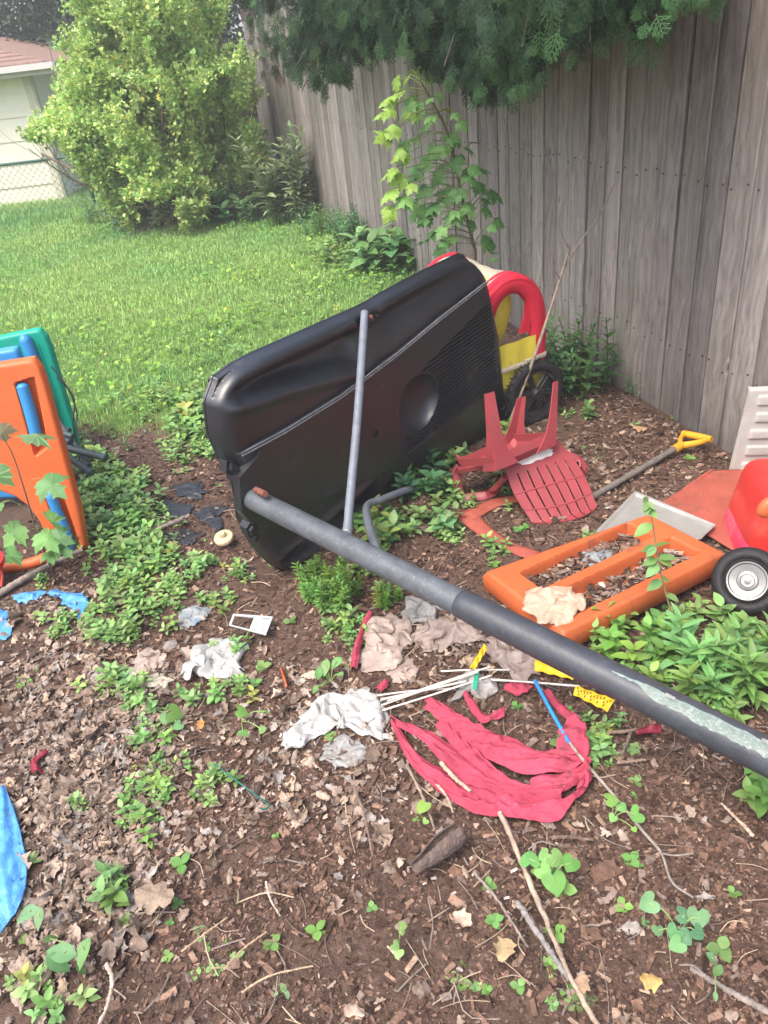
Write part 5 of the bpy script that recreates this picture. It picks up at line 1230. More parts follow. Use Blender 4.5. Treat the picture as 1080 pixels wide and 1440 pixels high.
b = MB(); b.tube(catmull([G(300, 1074, .02), G(330, 1096, .02), G(360, 1118, .016), G(378, 1132, .012), G(372, 1138, .01), G(365, 1136, .012)], 30), .002, 6); solo('green_wire', b, mat('green_wire', (.01, .12, .09), .4), 'thin dark green wire on the litter left of the red cloth', 'wire', smooth=60)
b = MB(); loft(b, [(393, 938), (396, 950), (400, 962)], [(397, 937), (401, 950), (404, 960)], 14, 5, .002, 6, .01, 61, .003); solo('orange_strip', b, M_orange, 'tiny orange plastic strip on bare soil left of the bags', 'plastic scrap', smooth=50).modifiers.new('thickness', 'SOLIDIFY').thickness = .001
b = MB(); loft(b, [(42, 1082), (42, 1066), (58, 1050)], [(58, 1082), (52, 1068), (66, 1054)], 24, 8, .004, 8, .012, 62, .012); solo('dark_red_plastic', b, M_darkred, 'curved dark red plastic shard on dead leaves at the left', 'plastic scrap', smooth=60).modifiers.new('thickness', 'SOLIDIFY').thickness = .002
b = MB(); loft(b, [(894, 1026), (912, 1020), (930, 1018)], [(894, 1032), (912, 1029), (930, 1028)], 16, 6, .001, 6, .02, 63, .006); solo('dark_red_plastic', b, M_darkred, 'dark red plastic stub on a wood stick under the pole', 'plastic scrap', smooth=60).modifiers.new('thickness', 'SOLIDIFY').thickness = .003

# ================================================================== STICKS AND BARK
def stick(px, r, lab, col=(.30, .23, .17), z=.012, name='stick', zs=None, n=40, taper=.7, side=None):
    b = MB(); P = catmull([G(u, v, z if zs is None else zs[i]) for i, (u, v) in enumerate(px)], n)
    P = P + rng.normal(0, r * .12, P.shape); rr = r * np.linspace(1, taper, n) * (1 + .18 * (vn(np.arange(n) * .7, np.zeros(n), int(px[0][0]) & 63) - .5) * 2)
    c = np.asarray(col)[None] * (.75 + .5 * vn(np.arange(n) * .5, np.zeros(n), 9))[:, None]; b.tube(P, rr, 9, np.repeat(c, 9, 0))
    if side:
        for q in side: b.tube(catmull([G(u, v, z) for u, v in q], 10), np.linspace(r * .6, r * .25, 10), 6, col)
    return solo(name, b, M_twig, lab, 'stick', smooth=60)
stick([(703, 1143), (720, 1180), (742, 1232), (770, 1300), (805, 1380), (845, 1450)], .0062, 'long pale dry stalk running from the red cloth down to the bottom edge', (.36, .27, .2), .016)
stick([(-30, 852), (20, 822), (62, 798), (116, 773)], .0125, 'thick grey brown stick lying in front of the orange play panel', (.26, .215, .18), .02)
stick([(205, 748), (236, 738), (266, 725)], .011, 'short thick grey stick between the green weeds and the black fragments', (.24, .19, .16), .016)
stick([(778, 1178), (800, 1177), (836, 1181)], .0045, 'short brown stick lying crosswise right of the pale stalk', (.15, .10, .075))
stick([(856, 1030), (880, 1028), (898, 1025)], .005, 'brown stick with a dark red stub below the pole', (.25, .17, .12), .014)
stick([(888, 1026), (882, 1044), (874, 1062)], .0045, 'short brown stick pointing down from the stick with the red stub', (.17, .12, .1))
stick([(868, 1072), (885, 1071), (908, 1068)], .0045, 'pale brown chip shaped stick below the two crossing sticks', (.24, .17, .12))
stick([(620, 1073), (640, 1094), (662, 1113)], .0058, 'short tan stick lying in a gap of the red cloth', (.44, .32, .23), .034)
stick([(1085, 1426), (1030, 1396), (972, 1362)], .0065, 'grey weathered stick in the bottom right corner', (.21, .175, .15), .014, side=[[(990, 1372), (975, 1358), (955, 1357)]])
stick([(728, 1268), (752, 1306), (778, 1345), (800, 1378)], .0068, 'flat grey stick close along the lower side of the long stalk', (.22, .2, .19), .012)
stick([(572, 1076), (592, 1115), (612, 1168)], .0042, 'thin brown twig running down from the left tip of the red cloth', (.25, .19, .14))
stick([(150, 1356), (158, 1378), (152, 1412), (136, 1446)], .0048, 'pale bent root near the bottom left corner', (.4, .33, .27), .014)
stick([(497, 1105), (512, 1145), (524, 1204)], .0038, 'thin dark twig on the soil left of the red cloth', (.17, .12, .09))
stick([(666, 1226), (700, 1266), (742, 1332)], .0034, 'thin grey twig lying left of the long stalk', (.22, .18, .15))
stick([(255, 1338), (292, 1310), (320, 1290)], .0022, 'thin tan straw lying near the bottom left root', (.42, .3, .2))
stick([(315, 1364), (340, 1336), (375, 1310)], .0022, 'thin tan straw right of the other straw on bare soil', (.42, .3, .2))
stick([(340, 1395), (380, 1372), (440, 1358)], .0024, 'long tan straw low on the bare soil', (.42, .3, .2))
stick([(374, 1240), (380, 1264), (394, 1288)], .0026, 'curved pale twig on bare soil below the litter', (.45, .36, .28))
stick([(612, 1100), (628, 1120), (637, 1142)], .0035, 'small tan stick just below the lower rim of the red cloth', (.40, .29, .21))
stick([(1060, 1176), (1035, 1150), (1015, 1130)], .004, 'tan wood splinter on soil near the right edge', (.42, .3, .22))
def bark_roll():
    b = MB(); p, q = G(648, 1168, .035), G(582, 1222, .022); d = nrm(q - p); s = nrm(np.cross(d, V(0, 0, 1))); u = np.cross(s, d); g = []
    for f in np.linspace(0, 1, 18):
        r = .018 + .006 * math.sin(f * 5); g.append([p * (1 - f) + q * f + r * (math.cos(a) * s + math.sin(a) * u) * (1 + .25 * (fbm(np.array(f * 6), np.array(a * 2), 3) - .5)) for a in np.linspace(1.7, 6.6, 18)])
    b.grid(np.array(g), (.13, .095, .08)); o = solo('bark_roll', b, M_chip, 'curled roll of grey brown bark below the red cloth', 'bark', smooth=40); o.modifiers.new('thickness', 'SOLIDIFY').thickness = .003
bark_roll()
def dead_leaf_t(seed, ol=None):
    r = np.random.default_rng(seed); n = 9; s = np.linspace(-1, 1, n); t = np.linspace(0, 1, n); Sg, Tg = np.meshgrid(s, t, indexing='ij')
    w = .38 * np.sin(PI * (Tg * .94 + .04)) ** .7 * (1 + .3 * np.sin(Tg * 17 + r.uniform(0, 6))); x = Sg * w; y = Tg; z = .35 * r.uniform(.3, 1) * (Sg * w * 2) ** 2 * r.choice([-1, 1]) + r.uniform(-.3, .3) * (Tg - .5) ** 2 + .12 * (fbm(Sg * 2 + 5, Tg * 4, seed) - .5)
    b = MB(); b.grid(np.stack([x, y, z], -1)); return np.concatenate(b.v), [np.concatenate(a) for a in b.f.values()]
def single_leaf(u, v, s, yaw, lab, col, seed, z=.02):
    t = dead_leaf_t(seed); b = MB(); p = G(u, v, z); b.inst(t[0] - V(0, .5, 0), t[1], (rotz(np.array([yaw])) @ rotx(np.array([.12])) * s), p[None], np.array([col])); o = solo('dead_leaf', b, M_dead, lab, 'dead leaf', smooth=60)
single_leaf(216, 1258, .085, 1.3, 'large tan crumpled dead leaf on the litter at the lower left', (.30, .225, .165), 3, .03)
single_leaf(282, 1018, .030, .2, 'small orange brown leaf standing out below the white bag', (.42, .2, .07), 4)
single_leaf(900, 600, .06, 1.2, 'tan dead leaf alone on dark soil near the shovel', (.40, .25, .13), 5)
single_leaf(650, 1292, .042, .9, 'pale pinkish dead leaf left of the long stalk', (.5, .36, .27), 6)
single_leaf(710, 1335, .05, 2.6, 'yellowish tan leaf beside the lower end of the long stalk', (.45, .33, .18), 7)
single_leaf(915, 1378, .04, 1.4, 'yellow dead leaf below the violets at the lower right', (.5, .33, .12), 8)
single_leaf(818, 1384, .036, -.7, 'brown curled leaf right beside the stalk at the bottom', (.34, .22, .14), 9)

# ================================================================== PLANTS
def clump(px, n, h, tm, lab, col, rad, name='weed', lean=.25, cat='weed', y=None, group=None, var=.25):
    """an upright weed clump: n stems from templates"""
    base = G(*px) if y is None else V(*y)
    base = V(base[0], base[1], gz(base[0], base[1]))
    T = thing(name, lab, cat, base, group); b = MB()
    for i, t in enumerate(tm):
        m = len(range(i, n, len(tm))); a = rnd(0, 2 * PI, m); r = rad * np.sqrt(rng.random(m))
        P = np.c_[base[0] + r * np.cos(a), base[1] + r * np.sin(a)]; P = onground(P) - V(0, 0, .004)
        R = rotz(a) @ roty(lean * r / max(rad, 1e-6) * rnd(.5, 1.3, m)) @ rotz(rnd(0, 6.28, m)) * (h * rnd(.55, 1.08, m))[:, None, None]
        b.inst(t[0], t[1], R, P, greens(m, col, var), t[2])
    b.build('foliage', M_leaf, T, 180)
    return T
PT_NETTLE = [plant_t(1, 9, .26, 55, L_LONG, s, 2, .5, .2) for s in range(5)]
PT_BROAD = [plant_t(1, 5, .5, 55, L_OV, s + 10, 2, .7, .2) for s in range(5)]
PT_LANCE = [plant_t(1, 7, .48, 50, L_LONG, s + 20, 3, .6, .2) for s in range(5)]
PT_LOW = [plant_t(1, 4, .62, 60, L_OV, s + 30, 2, .75, .25) for s in range(7)]
PT_FINE = [plant_t(1, 11, .22, 50, L_LONG, s + 40, 3, .6, .2) for s in range(5)]
PT_ROSETTE = [plant_t(.35, 2, .85, 72, L_ROUND, s + 50, 3, .9, .3) for s in range(5)]
clump((808, 548), 30, .34, PT_NETTLE, 'bushy nettle like weed at the foot of the fence right of the trailer wheel', (.10, .22, .075), .13)
clump((892, 552), 4, .13, PT_NETTLE, 'small lone weed at the fence foot right of the nettle clump', (.15, .27, .1), .03)
clump((826, 588), 4, .085, PT_BROAD, 'small seedling on bare soil between nettle clump and chair leg', (.17, .3, .1), .02)
clump((505, 342), 46, .30, PT_NETTLE, 'dark rounded weed mound against the middle of the fence', (.12, .27, .11), .20)
clump((455, 328), 40, .28, PT_NETTLE, 'weed mound by the fence just left of the rounded mound', (.14, .29, .11), .24)
clump((556, 372), 60, .26, PT_LOW, 'leafy weed mound behind the hoop next to the cream trailer roof', (.16, .32, .12), .28)
clump((412, 312), 20, .85, PT_FINE, 'tall pale grey green weed stalks by the far end of the fence', (.24, .34, .2), .24, lean=.12)
clump((375, 306), 36, .38, PT_NETTLE, 'weed thicket in the far corner between fence and shrub', (.17, .31, .13), .38)
clump((330, 308), 60, .34, PT_LOW, 'dark broad leaved weeds at the right foot of the bright shrub', (.13, .26, .10), .42)
clump((225, 312), 90, .24, PT_LOW, 'weeds and ivy round the foot of the bright shrub', (.14, .27, .11), .5)
clump((150, 308), 40, .3, PT_NETTLE, 'weed tuft by the green fence post left of the shrub', (.14, .28, .09), .4)
clump((470, 838), 44, .13, PT_FINE, 'bright bushy weed just below the bottom corner of the hoop base', (.17, .34, .07), .085)
clump((555, 748), 16, .10, PT_LOW, 'low weeds under the right end of the hoop struts', (.13, .27, .09), .09)
clump((620, 742), 10, .09, PT_LOW, 'small rosette weed between hoop and upside down chair', (.15, .29, .11), .045)
clump((548, 850), 12, .09, PT_FINE, 'small bright weed close under the pole above the bags', (.18, .36, .07), .04)
clump((590, 690), 16, .13, PT_BROAD, 'shaded weeds growing under the lower edge of the hoop base', (.08, .18, .08), .10)
# dense leafy weeds at the lower right
for (u, v, n, h, tm, col, r, lab) in [
    (850, 915, 7, .095, PT_BROAD, (.17, .34, .08), .09, 'broad leaved weeds along the front of the orange slotted frame'),
    (905, 915, 9, .11, PT_BROAD, (.19, .37, .08), .09, 'bright leafy weeds at the right front corner of the orange frame'),
    (945, 935, 8, .12, PT_BROAD, (.16, .33, .08), .09, 'leafy weeds left of the toy wheel behind the pole sticker'),
    (985, 945, 8, .17, PT_LANCE, (.19, .36, .12), .06, 'tall weed with long pointed leaves in front of the toy'),
    (1045, 970, 10, .17, PT_LANCE, (.17, .34, .10), .07, 'tall pointed leaved weed at the right edge by the pole'),
    (990, 925, 5, .09, PT_BROAD, (.15, .31, .08), .08, 'weeds growing under the black toy wheel'),
    (1072, 945, 5, .07, PT_BROAD, (.14, .30, .08), .07, 'weeds below the red toy chassis at the right edge'),
    (1010, 985, 10, .13, PT_LANCE, (.18, .36, .10), .07, 'pointed leaved weed close behind the printed pole sticker'),
    (1075, 1110, 8, .09, PT_LOW, (.17, .33, .09), .05, 'small green weed under the pole at the right edge')]:
    clump((u, v), n, h, tm, lab, col, r)
def maple(name, lab, stem_px, leaves, y, lsz, col, r0, pet=.03, tilt=.6):
    """leaves: (u, v, depth offset, size factor, tint)"""
    P = catmull([DD(u, v, yy) for (u, v), yy in zip(stem_px, y)], 40)
    P = np.concatenate([[V(P[0][0], P[0][1], gz(P[0][0], P[0][1]) - .01)], P]) if P[0][2] > .03 else P
    T = thing(name, lab, 'sapling', V(P[0][0], P[0][1], 0)); b = MB(); b.tube(P, np.linspace(r0, r0 * .35, len(P)), 7, (.14, .10, .07)); Q = []; sz = []; cs = []; Rs = []
    for (u, v, dy, f, tint) in leaves:
        yy = np.mean(y) + dy; q = DD(u, v, yy); k = np.argmin(np.linalg.norm(P - q - V(0, 0, -.03), axis=1)); k = max(2, k - 2); s = P[k]
        b.tube(catmull([s, (s + q) / 2 + V(0, 0, .02), q], 6), r0 * .22, 4, (.22, .26, .1), cap=False)
        d = nrm(q - s); d = nrm(V(d[0], d[1], 0) * .9 + V(0, 0, -.55) + rng.normal(0, .25, 3)); up = nrm(V(0, -.55, .85) + rng.normal(0, tilt * .5, 3))
        Rs.append(frame_y(d, up)[0] * lsz * f); Q.append(q); c = np.asarray(col) * rng.uniform(.8, 1.2) if not tint else np.asarray(tint) * rng.uniform(.85, 1.15); cs.append(c)
    b.build('stem', M_stem, T, 180); b = MB(); b.inst(L_MAPLE[0], L_MAPLE[1], np.array(Rs), np.array(Q), np.array(cs)); b.build('foliage', M_leaf, T, 30)
YG = (.28, .45, .08); MG = (.13, .30, .09); LG = (.2, .40, .12)
lv = [(575, 105, 0, .8, YG), (560, 112, 0, .8, YG), (605, 105, 0, .7, LG), (590, 92, 0, .5, YG), (556, 138, -.1, .9, YG), (580, 140, 0, 1., LG), (548, 155, -.1, .9, YG), (595, 150, 0, 1, LG), (560, 178, -.1, .95, YG), (585, 190, 0, 1, LG), (548, 190, -.1, 1., YG), (605, 170, 0, .9, LG), (630, 150, 0, .7, YG), (575, 215, -.1, 1, YG), (556, 235, -.1, 1.05, YG), (590, 235, 0, 1, MG), (612, 205, 0, .9, LG), (635, 185, 0, .9, MG), (555, 265, -.1, 1.05, YG), (575, 275, -.1, 1.05, LG), (552, 290, -.1, .9, YG), (600, 260, 0, 1, MG), (620, 240, 0, 1, MG), (640, 220, 0, .9, MG), (655, 205, 0, .8, MG), (590, 290, 0, 1, LG), (615, 285, 0, 1, MG), (635, 265, 0, 1, MG), (655, 245, 0, .9, MG), (672, 235, .05, .95, MG), (612, 320, 0, .95, LG), (640, 300, 0, 1., LG), (600, 335, 0, .8, LG), (668, 258, .05, .9, MG), (690, 268, .05, 1., MG), (680, 290, .05, .9, MG), (655, 285, 0, .95, LG), (695, 310, .05, .75, MG), (640, 330, 0, .95, LG), (625, 350, 0, .8, MG), (680, 335, .05, 1., MG), (665, 310, .05, .7, MG), (690, 352, .05, .8, MG), (615, 130, 0, .6, LG), (645, 170, 0, .7, LG), (568, 125, 0, .7, YG), (605, 225, 0, .8, LG), (632, 205, 0, .8, LG), (650, 265, 0, .8, MG), (585, 160, -.05, .8, YG), (570, 250, -.1, .9, YG), (605, 302, 0, .9, MG)]  # left leaves tinted bright yellow green to look backlit, right ones darker
lv = lv + [(u + rng.uniform(-14, 14), v + rng.uniform(-12, 12), dy + rng.uniform(-.12, .14), f * .75, t) for (u, v, dy, f, t) in lv]
maple('maple_sapling', 'tall slender maple sapling with yellow green leaves before the fence behind the trailer', [(668, 352), (652, 290), (642, 240), (632, 195), (612, 150), (590, 112)], lv, [4.15, 4.12, 4.1, 4.08, 4.05, 4.0], .098, MG, .009)
DGs = (.13, .28, .10)
maple('maple_seedling', 'young maple seedling with pale lobed leaves in front of the orange play panel', [(50, 745), (42, 715), (30, 675), (18, 640), (2, 610)], [(30, 612, 0, 1.2, (.2, .35, .15)), (58, 672, 0, 1.05, DGs), (-4, 652, 0, 1.1, DGs), (4, 705, 0, 1.1, DGs), (28, 738, 0, .95, LG), (62, 722, 0, .9, LG), (55, 748, 0, .95, LG), (72, 752, 0, .8, DGs), (22, 775, 0, .8, MG), (80, 765, 0, .7, MG), (-2, 598, 0, .8, (.36, .34, .2)), (66, 775, 0, .6, MG)], [2.26, 2.25, 2.24, 2.23, 2.22], .10, DGs, .0035)
def compound():
    st = [(947, 884), (942, 855), (934, 825), (926, 790), (920, 750), (914, 715), (908, 694)]; y = [1.60, 1.605, 1.61, 1.615, 1.62, 1.625, 1.63]
    P = catmull([DD(u, v, a) for (u, v), a in zip(st, y)], 30); g = P[0].copy(); P = np.concatenate([[V(g[0], g[1], gz(g[0], g[1]))], P])
    T = thing('leafy_seedling', 'slim seedling with paired oval leaves rising before the orange slotted frame', 'seedling', V(g[0], g[1], 0)); b = MB(); b.tube(P, np.linspace(.0035, .0012, len(P)), 6, (.3, .22, .12)); b.build('stem', M_stem, T, 180)
    L = [(895, 833, 30, -1), (935, 848, 26, -1), (906, 808, 30, -1), (950, 830, 28, 1), (962, 842, 24, 1), (893, 792, 26, -1), (958, 775, 32, 1), (938, 786, 26, 1), (912, 775, 22, -1), (885, 750, 34, -1), (950, 752, 34, 1), (900, 735, 20, -1), (928, 730, 22, 1), (905, 715, 18, -1), (922, 712, 16, 1), (908, 698, 12, 1), (905, 860, 22, -1), (950, 865, 22, 1), (940, 810, 24, 1), (890, 770, 26, -1)]
    b = MB()
    for (u, v, s, sd) in L:
        q = DD(u, v, 1.6 + rng.uniform(-.05, .05)); k = np.argmin(np.linalg.norm(P - q, axis=1)); a = P[k]; d = q - a; d = nrm(d + V(0, 0, -.01)); Ls = max(.026, s * 1.6 / 1081 * 1.12)
        b.inst(L_OV[0], L_OV[1], frame_y(d, V(0, -.5, .9) + rng.normal(0, .2, 3)) * Ls, a[None], greens(1, (.17, .33, .10), .15))
    b.build('foliage', M_leaf, T, 180)
compound()
def violet(u, v, leaves, lab, sz=.04, col=(.16, .36, .09), name='violet_plant', tm=None):
    base = G(u, v); T = thing(name, lab, 'plant', base); b = MB(); s = MB()
    for (a, e, z, f) in leaves:
        q = G(a, e, z); d = nrm(V(*(q - base)[:2], 0) + rng.normal(0, .3, 3) * V(1, 1, .3) + V(0, -.15, -.15)); t = tm or L_HEART
        s.tube(catmull([base, (base + q) / 2 + V(0, 0, z * .4), q], 6), .0013, 4, (.25, .35, .12), cap=False)
        b.inst(t[0], t[1], frame_y(d, V(0, -.3, 1) + rng.normal(0, .2, 3)) * sz * f * .8, (q - d * sz * f * .32)[None], greens(1, col, .2))
    s.build('stem', M_stem, T, 180); b.build('foliage', M_leaf, T, 30)
violet(772, 1240, [(745, 1208, .05, 1.1), (766, 1203, .05, .8), (783, 1208, .05, 1), (803, 1214, .05, 1), (765, 1226, .04, .95), (780, 1240, .035, 1.35), (756, 1222, .03, .7)], 'violet plant with bright heart shaped leaves just right of the long stalk', .042)
violet(862, 1150, [(860, 1124, .04, 1.0), (894, 1146, .04, 1.15), (874, 1135, .03, .7), (862, 1150, .03, .6), (892, 1166, .02, .4)], 'violet plant with two rounded leaves beside the grey bare rod end', .038)
violet(955, 1310, [(912, 1270, .05, 1.25), (962, 1287, .04, 1.0), (982, 1290, .045, 1.25), (948, 1312, .03, 1.0), (962, 1318, .03, 1.0), (982, 1312, .04, .9), (925, 1308, .02, .7), (952, 1328, .03, 1.0)], 'violet plant with dark rounded leaves low on the right', .036, (.12, .29, .12))
violet(1005, 1362, [(1000, 1346, .03, 1), (1010, 1364, .03, 1.1), (1006, 1400, .02, .6)], 'small seedling with pointed leaves above the bottom right stick', .034, (.17, .33, .14), tm=L_OV)
violet(465, 960, [(458, 935, .05, 1.2), (474, 930, .05, 1.1), (448, 945, .04, 1.0), (455, 962, .03, .9), (478, 948, .03, .8), (444, 968, .02, .7)], 'leafy weed with a yellowing leaf left of the bag pile', .05, (.17, .36, .1), tm=L_OV)
violet(592, 1150, [(594, 1134, .04, 1.1), (598, 1155, .02, .5), (585, 1152, .02, .5)], 'small upright violet leaf just below the left of the red cloth', .036, (.22, .42, .09))
violet(340, 1015, [(340, 1000, .05, 1.2), (372, 1000, .04, .8), (342, 1030, .03, .9), (368, 1026, .03, .7)], 'violet plant with round leaves on bare soil below the white bag', .036, (.16, .34, .09))
violet(562, 1320, [(566, 1302, .03, .8), (556, 1330, .02, .8), (560, 1340, .01, .9), (565, 1310, .02, .6)], 'spindly green seedling alone on the dark bare soil', .026, (.18, .36, .1))
violet(395, 1395, [(398, 1388, .02, 1.), (388, 1398, .015, .8), (404, 1398, .015, .8)], 'tiny grey green seedling at the bottom on bare soil', .026, (.17, .3, .15), tm=L_OV)
violet(120, 1345, [(90, 1340, .06, 1.8), (78, 1352, .05, 1.6), (62, 1358, .04, 1.4), (118, 1335, .06, 1.6), (115, 1362, .03, 1.3), (70, 1320, .04, 1.0)], 'weed with large pale green leaves near the bottom left corner', .045, (.17, .33, .12), tm=L_OV)
violet(60, 1285, [(42, 1282, .04, 1.4), (55, 1288, .04, 1.2), (35, 1288, .03, .9)], 'single leafy weed right of the low blue tarp', .045, (.15, .3, .13), tm=L_OV)
violet(245, 1012, [(246, 1003, .03, 1.4), (232, 1010, .03, .9), (250, 1020, .02, .8)], 'dark round leaved plant in the middle of the left weeds', .04, (.13, .3, .09))
def dead_sapling():
    b = MB(); c = (.30, .24, .19)
    P = catmull([G(706, 625), DD(728, 565, 3.02), DD(752, 500, 3.05), DD(775, 432, 3.08), DD(793, 375, 3.1)], 30); b.tube(P, np.linspace(.0085, .0055, 30), 8, c)
    def tw(px, y, r): b.tube(catmull([DD(u, v, yy) for (u, v), yy in zip(px, y)], 18), np.linspace(r, r * .4, 18), 6, np.asarray(c) * rng.uniform(.7, 1.1))
    tw([(793, 376), (820, 335), (845, 300), (864, 258)], (3.1, 3.12, 3.15, 3.18), .0045)
    tw([(793, 376), (800, 350), (805, 310)], (3.1, 3.1, 3.1), .0045)
    tw([(800, 350), (790, 330), (785, 310), (793, 290), (808, 278)], (3.1, 3.08, 3.06, 3.05, 3.05), .0026)
    tw([(805, 312), (808, 260), (814, 225), (825, 205)], (3.1, 3.08, 3.05, 3.05), .0026); tw([(812, 232), (820, 215), (828, 208)], (3.05, 3.05, 3.05), .0015)
    tw([(778, 372), (772, 345), (767, 324)], (3.09, 3.07, 3.05), .003); tw([(787, 392), (780, 378), (776, 365)], (3.09, 3.08, 3.08), .003)
    solo('dead_sapling', b, M_twig, 'bare dead sapling leaning up from the chair towards the fence', 'dead sapling', smooth=60)
dead_sapling()

# ================================================================== GROUND COVER
def cover():
    b = MB()
    # (u, v, ru, rv, count, height)
    pt = [(165, 690, 45, 45, 86, 0.076), (190, 740, 50, 40, 93, 0.072), (150, 720, 40, 50, 57, 0.080), (185, 790, 50, 30, 86, 0.064), (185, 840, 50, 35, 72, 0.056), (160, 885, 40, 20, 43, 0.060), (120, 650, 30, 25, 36, 0.088), (215, 780, 25, 30, 36, 0.072),
          (270, 590, 30, 35, 60, .10), (250, 630, 20, 15, 16, .07), (285, 640, 20, 12, 22, .07), (295, 500, 90, 40, 60, .07), (210, 570, 60, 20, 40, .06),
          (255, 660, 20, 10, 8, .05), (280, 790, 22, 16, 18, .06), (330, 800, 20, 20, 14, .05), (300, 840, 30, 12, 14, .05), (245, 830, 25, 20, 20, .06), (300, 975, 40, 14, 18, .05), (170, 960, 40, 18, 26, .06), (200, 985, 30, 25, 14, .05), (215, 1020, 35, 25, 12, .045), (335, 950, 16, 12, 8, .04), (340, 900, 30, 12, 12, .05),
          (240, 1070, 40, 25, 14, .045), (200, 1110, 30, 24, 18, .05), (190, 1150, 25, 20, 14, .05), (290, 1095, 30, 14, 14, .045), (280, 1120, 16, 8, 5, .04), (60, 1385, 50, 40, 14, .05), (160, 1250, 18, 30, 12, .07), (110, 1120, 20, 25, 6, .04),
          (90, 880, 25, 14, 16, .05), (60, 820, 12, 8, 5, .05), (500, 890, 30, 22, 22, .05), (475, 870, 20, 25, 20, .05), (650, 720, 20, 20, 6, .06), (700, 775, 25, 12, 8, .05), (640, 760, 25, 12, 8, .05), (720, 700, 20, 40, 6, .05), (760, 680, 20, 20, 4, .04), (825, 770, 12, 12, 8, .07),
          (840, 1030, 22, 18, 14, .05), (850, 1060, 20, 14, 12, .05), (810, 1395, 25, 20, 10, .03), (770, 1350, 14, 10, 6, .03), (775, 1400, 16, 10, 7, .03), (640, 1370, 25, 18, 9, .03), (890, 1045, 20, 14, 4, .03), (900, 1100, 14, 8, 3, .03), (280, 1330, 20, 40, 8, .03), (320, 1340, 12, 30, 8, .03),
          (600, 360, 30, 12, 30, .2), (520, 380, 40, 20, 60, .12), (470, 360, 40, 20, 50, .14), (430, 420, 80, 40, 60, .06), (480, 440, 60, 40, 50, .07), (560, 740, 60, 30, 26, .08), (620, 700, 30, 20, 14, .08), (710, 620, 14, 10, 5, .1), (630, 650, 20, 12, 8, .08), (800, 590, 20, 8, 4, .05), (520, 800, 30, 20, 14, .06), (960, 880, 60, 20, 30, .08), (900, 960, 50, 18, 20, .07), (1040, 900, 30, 20, 20, .09)]
    for (u, v, ru, rv, n, h) in pt:
        P = onground(pxpatch(u, v, ru * 1.1, rv * 1.1, int(n * .9))) - V(0, 0, .003)
        for i in range(7):
            q = P[i::7]; m = len(q)
            if not m: continue
            t = PT_LOW[i] if h > .036 else PT_ROSETTE[i % 5]
            R = rotz(rnd(0, 6.28, m)) @ rotx(rng.normal(0, .2, m)) * (rnd(.4, 1.0, m) * h * (1 if h > .036 else .8))[:, None, None]
            b.inst(t[0], t[1], R, q, greens(m, (.21, .37, .115), .3), t[2])
    # random sparse sprouts
    n = 260; xy = np.c_[rnd(-1.6, 1.5, n), .5 + 3.5 * rng.random(n) ** 1.3]; P = onground(xy)
    for i in range(5): q = P[i::5]; m = len(q); t = PT_ROSETTE[i]; b.inst(t[0], t[1], rotz(rnd(0, 6.28, m)) * rnd(.012, .035, m)[:, None, None], q, greens(m, (.17, .34, .09), .25), t[2])
    tag(b.build('ground_weeds', M_leaf, None, 180), kind='stuff')
cover()
